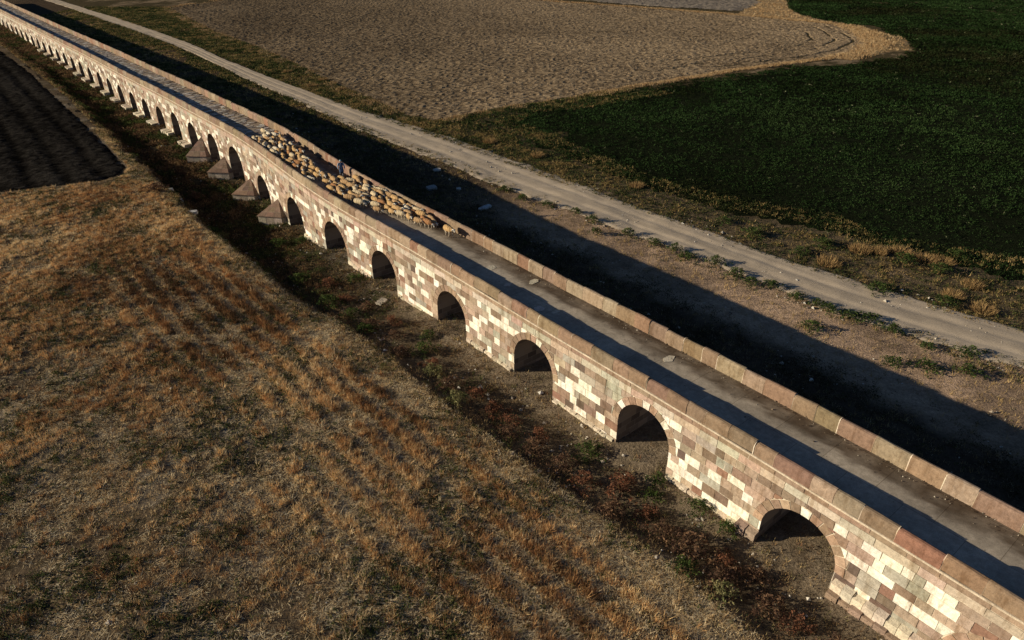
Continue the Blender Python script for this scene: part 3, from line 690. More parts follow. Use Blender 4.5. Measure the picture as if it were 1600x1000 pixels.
def stubble():
    x, y = cand(900000, -95, 28, 14, 100); S, D = to_sd(x, y); bk = bank_d(S)
    k = (D > bk-.5) & ~inpoly(x, y, DARK) & (D < 75); x, y, S, D = x[k], y[k], S[k], D[k]; bk = bank_d(S)
    e = D-np.interp(S, [-60, 8, 30, 55, 80], [5.6, 5.7, 6.8, 8.1, 9.5])+(fbm(x, y, .25, 2, 51)-.5)*.55
    dist = np.hypot(np.hypot(x, y), 26); lod = np.clip(dist/42, .75, 1.9)
    rows_near = smoothstep(15, 7, e)*smoothstep(66, 50, S)
    row = smoothstep(.2, .9, .5+.5*np.cos((e-2.2)*2*np.pi/1.45))
    big = fbm(x, y, .085, 3, 52); mid = fbm(x, y, .55, 2, 53); sm = fbm(x, y, 3.0, 2, 54)
    u = lambda: rng.uniform(0, 1, len(x))
    bare = smoothstep(.58, .70, fbm(x, y, .28, 2, 58)+.18*(sm-.5))*.85      # grey bare soil showing through
    # standing weeds, golden to rust, in rows and patches, thicker away from the camera
    pr = smoothstep(.42, .60, .22*mid+.52*sm+(.06+.46*rows_near)*row+.26*(big-.5)+.085-.22*rows_near)*(1-bare)*np.maximum(.6+.5*smoothstep(38, 62, dist), 1.15*rows_near)*smoothstep(.5, 1.8, e)
    k = u() < pr*.36
    t = np.clip(.50+1.5*(fbm(x[k], y[k], .14, 3, 55)-.5)-.16*(rows_near*row)[k]+rng.normal(0, .27, k.sum()), 0, 1)
    c = pick(t, (.09,.055,.03), (.37,.185,.08), (.62,.36,.155), (.79,.56,.28), (.86,.70,.44))
    blades('stubble_weeds', x[k], y[k], rng.uniform(.11, .34, k.sum())*(.6+.8*sm[k])*(1+.5*(rows_near*row)[k]), c, 15, rng.uniform(.08, .19, k.sum()), lod[k]*.026, lean=.5)
    # short straw stubble everywhere
    k = u() < (.55*smoothstep(.2, .5, big+.3*(sm-.5))+.16)*(1-.6*bare)
    c = pick(np.clip(.55+1.5*(mid[k]-.5)+rng.normal(0, .28, k.sum()), 0, 1), (.12,.075,.04), (.65,.45,.215), (.88,.71,.43))
    blades('stubble', x[k], y[k], rng.uniform(.07, .22, k.sum()), c, 5, .14, lod[k]*.022, lean=.5)
    # loose straw lying flat
    k = u() < .36*smoothstep(.52, .40, mid)+.4*smoothstep(.0, .8, e)*smoothstep(3.2, 1.2, e)+.06+.35*rows_near*(1-row)
    c = pick(rng.uniform(.0, 1, k.sum()), (.40,.27,.13), (.76,.58,.33), (.88,.77,.52))
    blades('loose_straw', x[k], y[k], rng.uniform(.18, .42, k.sum()), c, 4, .2, .022, flat=True)
    # green weeds dotted through it
    g = fbm(x, y, .33, 2, 57)
    k = u() < .16*smoothstep(.52, .64, g)+.012+.10*smoothstep(4, 10, e)*smoothstep(.56, .68, fbm(x, y, .8, 2, 59))
    c = pick(rng.uniform(0, 1, k.sum()), (.03,.045,.015), (.055,.05,.022), (.06,.085,.028), (.12,.13,.045))
    leaves('green_weeds', x[k], y[k], rng.uniform(.10, .28, k.sum()), rng.uniform(.12, .28, k.sum()), c, 12, .055)
stubble()

def ditch():
    x, y = cand(560000, -150, 30, 12, 220); S, D = to_sd(x, y); bk = bank_d(S)
    und = np.zeros(len(x), bool)
    for c_, w_, _z in ARCH: und |= np.abs(S-c_) < w_/2-.1
    k = (D > np.where(und, -2.6, .5)) & (D < bk+.6); x, y, S, D = x[k], y[k], S[k], D[k]; e = bank_d(S)-D
    dist = np.hypot(np.hypot(x, y), 26)
    n1 = fbm(x, y, .30, 3, 61); n2 = fbm(x, y, 1.1, 2, 62); n3 = fbm(x, y, .09, 2, 63)
    mid = (.35+.65*smoothstep(.0, 1.3, D-.6))*smoothstep(-.4, .6, e)*smoothstep(-2.6, .5, D)
    dens = mid*smoothstep(.28, .48, n1+.35*(n2-.5)+.14*smoothstep(40, 55, S)+.05*smoothstep(3.2, 5., D))
    k = rng.uniform(0, 1, len(x)) < dens*np.interp(S, [30, 50], [.60, .85])
    t = fbm(x[k], y[k], .45, 2, 64)+rng.normal(0, .12, k.sum())
    c = np.where((t > .5)[:, None], pick(np.clip((t-.5)*3, 0, 1), (.08,.05,.032), (.15,.09,.052), (.22,.15,.075)), pick(np.clip((.5-t)*3, 0, 1), (.05,.04,.02), (.05,.065,.024), (.09,.11,.035)))
    leaves('ditch_weeds', x[k], y[k], rng.uniform(.16, .52, k.sum()), rng.uniform(.16, .40, k.sum()), c, 10, np.clip(dist[k]/50, .8, 2.4)*.055)
    k = rng.uniform(0, 1, len(x)) < (.75*smoothstep(.32, .54, n2)+.25*smoothstep(1.8, .2, e))*(1-dens*.3)*(.35+.65*smoothstep(-1., 1.4, D))
    c = pick(rng.uniform(0, 1, k.sum()), (.14,.085,.045), (.38,.25,.11), (.62,.46,.23), (.16,.17,.06), (.30,.14,.07))
    blades('ditch_grass', x[k], y[k], rng.uniform(.10, .36, k.sum()), c, 6, .13, np.clip(dist[k]/45, .7, 2.5)*.026, lean=.4)
ditch()

def far_side():
    x, y = cand(700000, -150, 66, 28, 260, 1.1); S, D = to_sd(x, y)
    k = (D < -5.1) & (D > -75); x, y, S, D = x[k], y[k], S[k], D[k]
    rd = road_dist(x, y); k = (rd > 2.2) & ~inpoly(x, y, PLOUGH); x, y, S, D, rd = x[k], y[k], S[k], D[k], rd[k]
    dist = np.hypot(np.hypot(x, y), 26); lod = np.clip(dist/55, .8, 3.2)
    crop = in_crop(x, y) & (polydist(x, y, CROP, True) > 2.); beyond = smoothstep(-22, -27, D)*(rd > 2.2)
    n1 = fbm(x, y, .22, 3, 71); n2 = fbm(x, y, .9, 2, 72)
    u = rng.uniform(0, 1, len(x))
    # between bridge and road: sparse near the photo's right edge, greener further off
    strip = (beyond < .5)
    vergeband = np.exp(-((rd-3.3)/1.1)**2)
    far_green = smoothstep(60, 85, S)
    d1 = strip*np.clip(.10*smoothstep(.45, .6, n1)+.55*vergeband*smoothstep(.36, .58, n2)+.5*far_green*smoothstep(.35, .6, n1+.3*(n2-.5)), 0, 1)
    d2 = (~strip)*(~crop)*(.25+.9*smoothstep(.38, .56, .5*n1+.5*n2+.10*np.exp(-rd/6)))
    shade = strip*smoothstep(-16.5, -13.5, D)*smoothstep(.36, .52, n1*.5+n2*.5)
    d1 = np.maximum(d1, shade*.75)
    k = u < (d1*.5+d2*.62)
    t = fbm(x[k], y[k], .5, 2, 73)+rng.normal(0, .13, k.sum())
    c = pick(np.clip((t-.25)*2, 0, 1), (.032,.042,.016), (.055,.07,.024), (.10,.105,.038), (.24,.17,.07))
    leaves('verge_weeds', x[k], y[k], rng.uniform(.10, .34, k.sum()), rng.uniform(.16, .36, k.sum())*lod[k]**.5, c, 8, .06*lod[k])
    u = rng.uniform(0, 1, len(x))
    d3 = np.where(strip, (.14+.36*n2), (~crop)*(.30+.6*smoothstep(.46, .62, fbm(x, y, .16, 3, 75)+.3*(n2-.5))))
    k = u < d3*.42
    t = np.clip(fbm(x[k], y[k], .4, 2, 74)*1.4-.2+rng.normal(0, .15, k.sum()), 0, 1)
    c = pick(t, (.14,.11,.05), (.36,.25,.10), (.52,.37,.17))
    blades('verge_grass', x[k], y[k], rng.uniform(.12, .42, k.sum()), c, 6, .15*lod[k]**.5, .028*lod[k], lean=.4)
far_side()

def shade_strip():
    x, y = cand(420000, -45, 64, 20, 112, 1.15); S, D = to_sd(x, y)
    k = (D < -5.2) & (D > -26) & (S < 90); x, y, S, D = x[k], y[k], S[k], D[k]; k = road_dist(x, y) > 2.5; x, y, S, D = x[k], y[k], S[k], D[k]
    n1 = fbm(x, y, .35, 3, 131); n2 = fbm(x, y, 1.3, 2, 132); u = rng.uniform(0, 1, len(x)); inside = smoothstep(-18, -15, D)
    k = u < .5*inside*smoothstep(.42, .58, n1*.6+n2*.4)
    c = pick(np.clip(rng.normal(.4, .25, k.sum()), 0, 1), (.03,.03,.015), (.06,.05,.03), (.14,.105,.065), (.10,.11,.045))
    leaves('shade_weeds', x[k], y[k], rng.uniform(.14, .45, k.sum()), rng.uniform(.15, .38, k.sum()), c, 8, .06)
    u = rng.uniform(0, 1, len(x)); k = u < (.10+.30*smoothstep(.45, .62, n2))*(.5+.5*inside)
    c = pick(rng.uniform(0, 1, k.sum()), (.16,.11,.06), (.36,.26,.15), (.52,.41,.26))
    blades('thin_grass', x[k], y[k], rng.uniform(.05, .26, k.sum()), c, 5, .16, .024, lean=.6)
shade_strip()

def crop():
    x, y = cand(480000, -8, 260, 44, 330, 1.1); d = np.hypot(np.hypot(x, y), 26)
    k = in_crop(x, y, 1.2) & (rng.uniform(0, 1, len(x)) < np.clip(110/d, .25, 1)); x, y, d = x[k], y[k], d[k]
    lod = np.clip(d/70, .9, 3.2)
    n1 = fbm(x, y, .045, 3, 81); n2 = fbm(x, y, .3, 3, 82)
    u = rng.uniform(0, 1, len(x)); k = u < .40+.60*smoothstep(.36, .58, n2)
    x, y, d, lod, n1, n2 = [q[k] for q in (x, y, d, lod, n1, n2)]
    t = np.clip(.5+1.8*(n1-.5)+rng.normal(0, .16, len(x)), 0, 1)
    c = pick(t, (.023,.024,.010), (.018,.032,.010), (.021,.043,.013), (.036,.062,.020))
    drill = .5+.5*np.cos((x*.35+y*.94)*2*np.pi/2.6+1.5*n2); c = c*((.45+1.1*n2)*(.82+.36*drill))[:, None]*(.75+.5*fbm(x, y, .12, 2, 83))[:, None]
    pal = rng.uniform(0, 1, len(x)) < .008; c[pal] = (.14, .15, .08)
    leaves('crop_leaves', x, y, rng.uniform(.18, .42, len(x)), rng.uniform(.2, .42, len(x))*lod**.5, c, 6, .075*lod)
crop()

def dry_margin():
    """the bleached grass strip left round the big ploughed field"""
    P = np.array(PLOUGH+PLOUGH[:1]); xs, ys = [], []
    for (x0, y0), (x1, y1) in zip(P[:-1], P[1:]):
        L = math.hypot(x1-x0, y1-y0); mx, my = (x0+x1)/2, (y0+y1)/2
        if my > 300: continue
        east = mx > 16
        nx, ny = (y1-y0)/L, -(x1-x0)/L
        n = int(L*(48 if east else 26)); t = rng.uniform(0, 1, n)
        wd = (1.35 if east else 2.6); off = rng.uniform(-.5, wd, n)
        if 70 < mx < 97 and 155 < my < 215: off = rng.uniform(-3, 5.5, n)*rng.uniform(.3, 1, n)
        xs.append(x0+(x1-x0)*t+nx*off); ys.append(y0+(y1-y0)*t+ny*off)
    for poly, n in ((TIP, 2600), (STRAW_PATH, 7000)):
        A = np.array(poly); a = rng.uniform(A[:, 0].min(), A[:, 0].max(), n); b = rng.uniform(A[:, 1].min(), A[:, 1].max(), n)
        k = inpoly(a, b, poly) & ~inpoly(a, b, PLOUGH) & (fbm(a, b, .35, 2, 92) > .42); xs.append(a[k]); ys.append(b[k])
    x = np.concatenate(xs); y = np.concatenate(ys)
    k = in_view(x, y, .4, 1.1); x, y = x[k], y[k]; d = np.hypot(np.hypot(x, y), 26)
    west = x < 14
    k = ~west | (fbm(x, y, .35, 2, 91) > .52); x, y, d, west = x[k], y[k], d[k], west[k]
    c = pick(np.clip(rng.normal(.6, .25, len(x)), 0, 1), (.20,.11,.05), (.42,.27,.13), (.56,.42,.24))
    blades('dry_grass', x, y, rng.uniform(.2, .55, len(x)), c, 6, .3, .028*np.clip(d/50, 1, 4.5), lean=.35)
dry_margin()

def pebbles():
    x, y = cand(60000, -60, 45, 16, 110); S, D = to_sd(x, y)
    rd = road_dist(x, y); n = fbm(x, y, .4, 2, 95)
    a = (D > .4) & (D < bank_d(S)) & (n > .5)
    b = (D < -5.5) & (np.abs(rd-3.2) < 1.1) & (n > .54)
    c_ = (D < -5.2) & (D > -20) & (n > .60); e = (rd < 2.) & (n > .64)
    k = (a & (rng.uniform(0, 1, len(x)) < .40)) | (b & (rng.uniform(0, 1, len(x)) < .8)) | (c_ & (rng.uniform(0, 1, len(x)) < .25)) | (e & (rng.uniform(0, 1, len(x)) < .25)) | ((D > bank_d(S)) & (rng.uniform(0, 1, len(x)) < .012))
    x, y = x[k], y[k]; z = ground_z(x, y)+.05*(rd[k] < 2.2); m = len(x)
    base = np.array([(1,0,0),(-1,0,0),(0,1,0),(0,-1,0),(0,0,1),(0,0,-1)], float)
    s = rng.uniform(.025, .085, m)*(1+1.3*(rng.uniform(0, 1, m) < .12))
    V = base[None]*rng.uniform(.55, 1.25, (m, 6, 1))*s[:, None, None]*np.array([1.2, 1., .75]); ang = rng.uniform(0, 6.28, m); ca, sa = np.cos(ang)[:, None], np.sin(ang)[:, None]
    V = np.stack([V[..., 0]*ca-V[..., 1]*sa, V[..., 0]*sa+V[..., 1]*ca, V[..., 2]], -1)+np.stack([x, y, z+s*.3], 1)[:, None]
    F = np.array([(0,2,4),(2,1,4),(1,3,4),(3,0,4),(2,0,5),(1,2,5),(3,1,5),(0,3,5)])
    f = (F[None]+6*np.arange(m)[:, None, None]).reshape(-1, 3)
    col = pick(rng.uniform(0, 1, m), (.25,.2,.15), (.45,.4,.32), (.62,.58,.5))
    o = np_mesh('pebbles', V.reshape(-1, 3), f, M_rough, np.repeat(col, 6, 0)); tag(o, kind='stuff')
pebbles()

# ------------------------------------------------------------------ single plants
ORD = ['first','second','third','fourth','fifth','sixth','seventh','eighth','ninth','tenth','eleventh','twelfth','thirteenth','fourteenth','fifteenth','sixteenth','seventeenth','eighteenth','nineteenth','twentieth','twenty-first','twenty-second','twenty-third','twenty-fourth','twenty-fifth','twenty-sixth','twenty-seventh','twenty-eighth']
SHRUB_COL = {'red': [(.18,.085,.05),(.24,.105,.058),(.12,.062,.04)], 'brown': [(.13,.075,.05),(.20,.12,.07),(.09,.055,.038)], 'green': [(.035,.05,.018),(.055,.085,.025),(.09,.12,.035)], 'pale': [(.20,.19,.085),(.14,.15,.06),(.28,.25,.12)], 'dry': [(.30,.19,.085),(.42,.28,.125),(.20,.13,.06)]}
_pm = {}
def plant_proto(kind, var):
    if (kind, var) in _pm: return _pm[(kind, var)]
    cols = SHRUB_COL[kind]; n = 46 if kind != 'dry' else 40
    r_ = random.Random(hash((kind, var)) % 1000 if False else len(kind)*31+var*7)
    cx = np.array([r_.gauss(0, .30) for _ in range(n)]); cy = np.array([r_.gauss(0, .30) for _ in range(n)])
    hz = np.array([r_.uniform(.05, .62) for _ in range(n)])*np.clip(1.15-np.hypot(cx, cy), .25, 1)
    c = np.array([cols[r_.randrange(3)] for _ in range(n)])
    root = bpy.data.objects.new('shrub', None)
    fo = leaves('foliage', cx, cy, np.full(n, .20), np.full(n, .17), c, 11, .065, None, None, False, hz, .3)
    mb = MB()
    for k in range(9):
        a = r_.uniform(0, 6.28); L = r_.uniform(.25, .6); t = (math.cos(a)*L*.6, math.sin(a)*L*.6, r_.uniform(.45, .85)); w_ = .012
        mb.add([(-w_, 0, -.15), (w_, 0, -.15), (0, w_, -.15), (t[0]*.5, t[1]*.5, t[2]*.6), t], [[0, 1, 4], [1, 2, 4], [2, 0, 4]], (.12, .08, .05))
    st = mb.build('stem', M_blade)
    if kind == 'dry':
        bpy.data.objects.remove(fo); mb = MB()
        for k in range(520):
            a = r_.uniform(0, 6.28); r0 = .62*math.sqrt(r_.random()); bx, by = math.cos(a)*r0, math.sin(a)*r0; hh = r_.uniform(.35, .95)*(1.1-.6*r0); a2 = a+r_.gauss(0, .8); ln = r_.uniform(0, .35); pp = r_.uniform(0, 3.14); w_ = .02
            mb.add([(bx-math.cos(pp)*w_, by-math.sin(pp)*w_, -.1), (bx+math.cos(pp)*w_, by+math.sin(pp)*w_, -.1), (bx+math.cos(a2)*ln, by+math.sin(a2)*ln, hh)], [[0, 1, 2]], jit(cols[r_.randrange(3)], .2))
        fo = mb.build('foliage', M_blade)
    _pm[(kind, var)] = (fo.data, st.data)
    bpy.data.objects.remove(fo); bpy.data.objects.remove(st)
    return _pm[(kind, var)]
def plant(name, label, cat, group, x, y, r, h, kind, var):
    z = float(ground_z(np.array([x]), np.array([y]))[0])
    t = empty(name, (x, y, z), random.uniform(0, 6.28)); t.scale = (r*1.3, r*1.3, h*1.2)
    a, b = plant_proto(kind, var)
    link('foliage', a, t); link('stem', b, t); tag(t, label, cat, group); return t
NEAR_SHRUBS = [('red',26.7,4.1,.9,.9),('red',25.1,4.1,.8,.8),('red',18.5,4.2,.9,.9),('red',16.8,2.9,1.15,1.2),('red',10.1,2.9,.75,.8),('red',40.6,3.3,.9,.8),('red',50.3,3.8,1.,.9),
 ('brown',20.2,4.2,1.,1.),('brown',11.7,3.4,1.2,1.2),('brown',9.6,3.9,1.1,1.),('brown',7.2,3.5,1.,.9),('brown',41.3,4.8,.9,.9),('brown',13.2,3.8,1.,.9),('brown',82.3,6.5,1.3,1.2),('brown',80.7,10.6,1.3,1.1),
 ('green',20.1,2.2,1.05,.75),('green',15.3,2.2,.8,.6),('green',13.1,1.0,.9,.6),('green',15.9,1.1,.75,.55),('green',11.2,1.2,.7,.8),('green',10.9,5.0,.8,.8),('green',47.1,5.4,1.2,1.),('green',40.8,5.6,1.,.8),('green',35.5,3.7,1.,1.),('green',37.1,2.3,.8,.6),('green',52.6,5.4,1.2,.9),('green',62.6,3.4,1.2,.9),('green',61.6,1.3,.9,.7),('green',67.5,8.4,1.3,1.),('green',44.1,5.0,.9,.8),('green',49.4,1.6,1.3,.6),
 ('red',23,3.6,.8,.8),('brown',22.2,4.6,1.,.9),('red',14.6,3.4,.8,.8),('brown',15.9,4.7,1.,.9),('brown',24.3,5.0,.9,.8),('red',28.7,4.0,.8,.8),('brown',30.6,4.7,1.,.9),('red',33.6,4.2,.8,.7),('brown',36.2,5.2,.9,.8),('brown',44.1,3.6,.9,.8),('red',46.6,4.2,.8,.8),('brown',8.6,2.6,.8,.7),('red',6.0,3.4,.8,.8),('brown',4.0,3.2,1.,.9),('brown',38.6,4.3,.9,.8),
 ('pale',28.6,5.6,.75,1.3),('pale',32.5,4.7,.8,1.1),('pale',8.9,4.7,.8,.9),('pale',68.2,7.5,.9,1.)]
CW = {'red': 'rust-red', 'brown': 'dull brown', 'green': 'green', 'pale': 'pale straw-green'}
arch_c = [A[0] for A in ARCH if A[0] > 5]
def arch_phrase(s):
    k = int(np.argmin([abs(c-s) for c in arch_c])); d = s-arch_c[k]
    side = 'in front of' if abs(d) < 1.9 else ('just beyond' if d > 0 else 'just before')
    return f'{side} the {ORD[k]} arch from the right'
labs = {}
for i, (kd, s, d, r, h) in enumerate(NEAR_SHRUBS):
    where = 'at the wall foot' if d < 1.7 else 'in mid ditch' if d < 4.3 else 'under the field bank'
    labs.setdefault(f'{CW[kd]} bush {where} {arch_phrase(s)}', []).append(i)
for lab, ids in labs.items():
    ids.sort(key=lambda i: NEAR_SHRUBS[i][2])
    for j, i in enumerate(ids):
        kd, s, d, r, h = NEAR_SHRUBS[i]; m = len(ids)
        ext = '' if m == 1 else ['nearer wall', 'farther out'][j] if m == 2 else ['nearest wall', 'second out', 'third out', 'farthest out'][j]
        x, y = bpt(s, d); plant('bush', lab.replace(' from the right', ' from right')+(', '+ext if ext else ''), 'bush', 'bushes in the ditch along the bridge', float(x), float(y), r, h, kd, i % 2)
vs = sorted(VERGE, key=lambda p: -p[0])
for i, (x, y) in enumerate(vs):
    r = random.uniform(.75, 1.25); h = random.uniform(.6, .95)
    plant('verge_bush', f'{"broad" if r > 1 else "small"} dark green bush on the bridge-side road verge, {ORD[i]} from the right', 'bush', 'green bushes along the road verge', x, y, r, h, 'green', i % 2)
vs = sorted(DRY, key=lambda p: -p[0])
for i, (x, y) in enumerate(vs):
    plant('grass_clump', f'golden dry grass clump on the far side of the dirt road, {ORD[i]} from the right', 'grass clump', 'golden clumps beyond the road', x, y, random.uniform(.8, 1.3), random.uniform(.5, .8), 'dry', i % 2)
vs = sorted(VG2, key=lambda p: -p[0])
for i, (x, y) in enumerate(vs):
    plant('weed_bush', f'green weed bush beyond the dirt road beside golden clumps, {ORD[i]} from the right', 'bush', 'green weeds beyond the road', x, y, random.uniform(1., 1.5), random.uniform(.7, 1.), 'green', i % 2)

# ------------------------------------------------------------------ fallen stone slabs
def fallen(name, label, x, y, l, wd, h, rz, col, tilt=.12):
    mb = MB(); P = []
    for z, k in ((-.1, 1.), (h*.75, 1.), (h, .92)):
        for a, b in ((-1, -1), (.1, -1.1), (1, -.9), (1.08, .2), (.9, 1), (-.2, 1.08), (-1, .95)): P.append((a*l/2*k+random.uniform(-.02, .02), b*wd/2*k+random.uniform(-.02, .02), z))
    n = 7; F = [[k*n+i, k*n+(i+1) % n, (k+1)*n+(i+1) % n, (k+1)*n+i] for k in (0, 1) for i in range(n)]+[[2*n+i for i in range(n)]]
    mb.add(P, F, col); o = mb.build(name, M_rough)
    o.location = (x, y, float(ground_z(np.array([x]), np.array([y]))[0])+.02); o.rotation_euler = (tilt, -tilt*.6, rz)
    tag(o, label, 'stone', 'fallen stones'); return o
for (x, y, l, wd, h, rz, c, lab) in [
  (-9.2, 75.0, 1.1, .8, .28, .5, (.30,.29,.27), 'grey fallen block lying in the bridge shadow nearest the sheep'),
  (-2.9, 69.0, 1.5, .5, .2, .75, (.48,.47,.45), 'long pale slab lying in the bridge shadow near the road verge'),
  (-9.2, 81.5, .9, .5, .2, .4, (.50,.47,.42), 'small pale slab at the far edge of the bridge shadow by the road'),
  (-6.1, 74.9, .5, .4, .2, .2, (.48,.45,.40), 'small round stone between two larger slabs in the bridge shadow'),
  (-33.3, 67.0, 1.0, .5, .22, .1, (.66,.61,.52), 'white flat stone in the ditch at the corner of the stubble field'),
  (-38.7, 73.9, .8, .4, .2, .3, (.60,.55,.46), 'pale stone in the ditch opposite the second cutwater'),
  (-10.8, 49.5, .9, .6, .18, 1., (.55,.48,.38), 'flat tan stone on bare ground beside the fourth arch from right')]:
    fallen('fallen_stone', lab, x, y, l, wd, h, rz, c)

# ------------------------------------------------------------------ remeshed bodies
def ball(bm, p, r, sc=(1, 1, 1), rot=None, sub=2):
    M = Matrix.Translation(p) @ (rot.to_4x4() if rot is not None else Matrix()) @ Matrix.Diagonal((r*sc[0], r*sc[1], r*sc[2], 1))
    bmesh.ops.create_icosphere(bm, subdivisions=sub, radius=1, matrix=M)
def limb(bm, pts, rad, sub=2):
    pts = [Vector(p) for p in pts]
    for p, r in zip(pts, rad): ball(bm, p, r, sub=sub)
    for a, b, r0, r1 in zip(pts[:-1], pts[1:], rad[:-1], rad[1:]):
        d = b-a
        if d.length < 1e-5: continue
        M = Matrix.Translation((a+b)/2) @ d.to_track_quat('Z', 'Y').to_matrix().to_4x4()
        bmesh.ops.create_cone(bm, cap_ends=True, cap_tris=True, segments=12, radius1=r0, radius2=r1, depth=d.length, matrix=M)
def remesh(bm, vox, it=3, fac=.5):
    me = bpy.data.meshes.new('tmp'); bm.to_mesh(me); bm.free(); o = bpy.data.objects.new('tmp', me); COL.objects.link(o)
    m = o.modifiers.new('r', 'REMESH'); m.mode = 'VOXEL'; m.voxel_size = vox
    if it: s = o.modifiers.new('s', 'SMOOTH'); s.iterations = it; s.factor = fac
    dg = bpy.context.evaluated_depsgraph_get(); ev = o.evaluated_get(dg); m2 = bpy.data.meshes.new_from_object(ev)
    bpy.data.objects.remove(o); bpy.data.meshes.remove(me)
    return m2
def finish(me, mat, tint, disp=None, name='body'):
    n = len(me.vertices); co = np.empty(n*3, np.float32); me.vertices.foreach_get('co', co); co = co.reshape(-1, 3)
    if disp is not None:
        nr = np.empty(n*3, np.float32); me.vertices.foreach_get('normal', nr); nr = nr.reshape(-1, 3)
        co2 = co+nr*disp(co)[:, None]; me.vertices.foreach_set('co', co2.astype(np.float32).ravel())
    c = np.ones((n, 4), np.float32); c[:, :3] = tint(co)
    a = me.color_attributes.new('tint', 'FLOAT_COLOR', 'POINT'); a.data.foreach_set('color', c.ravel())
    me.polygons.foreach_set('use_smooth', np.ones(len(me.polygons), bool)); me.materials.clear(); me.materials.append(mat); me.name = name; me.update()
    return me

# ------------------------------------------------------------------ the flock
def sheep_meshes(head, turn, ph):
    """head: height of the poll; turn: sideways; ph: step phase"""
    hb = Vector((.62, turn, head)); nk = Vector((.36, 0, .60)); dr = Vector((1, turn*1.6, -.55 if head > .6 else -1.0)).normalized()
    bm = bmesh.new()
    ball(bm, (-.06, 0, .55), .2, (2.0, 1., 1.05), sub=3)
    limb(bm, [nk, nk.lerp(hb, .55), hb], [.13, .095, .082])
    limb(bm, [hb, hb+dr*.12, hb+dr*.23], [.082, .066, .047])
    side = Vector((-dr.y, dr.x, 0)).normalized()
    for e in (1, -1):
        b = hb+side*e*.07+Vector((-.02, 0, .02)); limb(bm, [b, b+side*e*.075+Vector((-.015, 0, -.02)), b+side*e*.125+Vector((-.01, 0, -.055))], [.022, .03, .014])
    for e, q in ((1, ph), (-1, -ph)):
        limb(bm, [(.24, .11*e, .45), (.26+q*.35, .115*e, .24), (.25+q*.85, .115*e, .03)], [.075, .036, .027])
        ball(bm, (.265+q*.85, .115*e, .025), .033, (1.2, 1, .8))
        limb(bm, [(-.30, .11*e, .50), (-.22-q*.3, .125*e, .36), (-.36-q*.7, .12*e, .20), (-.33-q*.9, .12*e, .03)], [.11, .075, .033, .027])
        ball(bm, (-.315-q*.9, .12*e, .025), .033, (1.2, 1, .8))
    limb(bm, [(-.44, 0, .58), (-.53, 0, .50), (-.54, 0, .36)], [.09, .085, .05])
    body = remesh(bm, .017, 2)
    bm = bmesh.new()
    for x, z, r, sy in ((-.34, .55, .225, 1.05), (-.16, .56, .24, 1.03), (.04, .57, .235, 1.0), (.22, .58, .22, .98), (.34, .60, .17, .95)): ball(bm, (x, 0, z), r, (1.05, sy, 1.0), sub=3)
    limb(bm, [nk, nk.lerp(hb, .5)], [.155, .112]); limb(bm, [(-.44, 0, .58), (-.54, 0, .48)], [.12, .105])
    fle = remesh(bm, .028, 3)
    return body, fle, hb, dr
POSES = [(.66, .0, .14), (.74, .06, -.12), (.50, .03, .12), (.64, -.12, -.14), (.60, .12, .05)]
WOOL = {'cream': (.55,.44,.28), 'golden': (.48,.31,.145), 'tan': (.42,.27,.14), 'russet': (.33,.17,.08), 'white': (.62,.54,.40)}
sheep_kind = {}
for pi, (hd, tn, ph) in enumerate(POSES):
    body, fle, hb, dr = sheep_meshes(hd, tn, ph)
    muzzle = np.array(hb+dr*.23); hbv = np.array(hb)
    def tint(co, pi=pi, hbv=hbv, muzzle=muzzle):
        c = np.tile(np.array([.50, .42, .31]), (len(co), 1))
        dh = np.linalg.norm(co-hbv, axis=1) ; dm = np.linalg.norm(co-muzzle, axis=1)
        face = (.66, .60, .48) if pi != 3 else (.22, .15, .10)
        c[(dh < .26)] = face; c[dm < .055] = (.14, .10, .08)
        side = np.abs(co[:, 1]-hbv[1])
        eye = (np.linalg.norm(co-(hbv+np.array([.05, 0, .005])), axis=1) < .085) & (side > .062); c[eye] = (.02, .015, .012)
        c[co[:, 2] < .045] = (.07, .055, .045); return c
    body = finish(body, M_hide, tint, None, 'sheep_body')
    fl = {}
    for wn, wc in WOOL.items():
        f2 = fle.copy()
        def wt(co, wc=wc, pi=pi):
            n = fbm(co[:, 0]+co[:, 2]*.7+pi*3, co[:, 1]+co[:, 2], 5., 2, 7); belly = smoothstep(.46, .36, co[:, 2])
            c = np.array(wc)[None]*(.8+.4*n)[:, None]; return c*(1-.25*belly)[:, None]
        fl[wn] = finish(f2, M_wool, wt, lambda co, pi=pi: .035*(fbm(co[:, 0]*1.+co[:, 2]*.8+pi, co[:, 1]-co[:, 2]*.6, 11., 2, 3)-.5), 'fleece_'+wn)
    sheep_kind[pi] = (body, fl)
rs = random.Random(3); extra = []
for _ in range(4000):
    s_ = rs.choice([rs.uniform(44.5, 59.5), rs.uniform(45.5, 57), rs.uniform(62.5, 79)]); o_ = rs.uniform(-4.0, -.6)
    if s_ < 47.5 and o_ > -2.6: continue
    if s_ < 59.5 and o_ > -.9-(59.5-s_)*.10: continue
    if s_ > 60 and o_ < -2.6-(s_-62)*.05+(.5 if s_ < 70 else 0): continue
    if all(((s_-a)/1.08)**2+((o_-b)/.5)**2 > 1 for a, b in list(SHEEP)+extra): extra.append((s_, o_))
    if len(extra) >= 26: break
SHEEP = list(SHEEP)+extra
pos = np.array(SHEEP, float); pos[:, 1] = np.clip(pos[:, 1], -4.05, -.40)
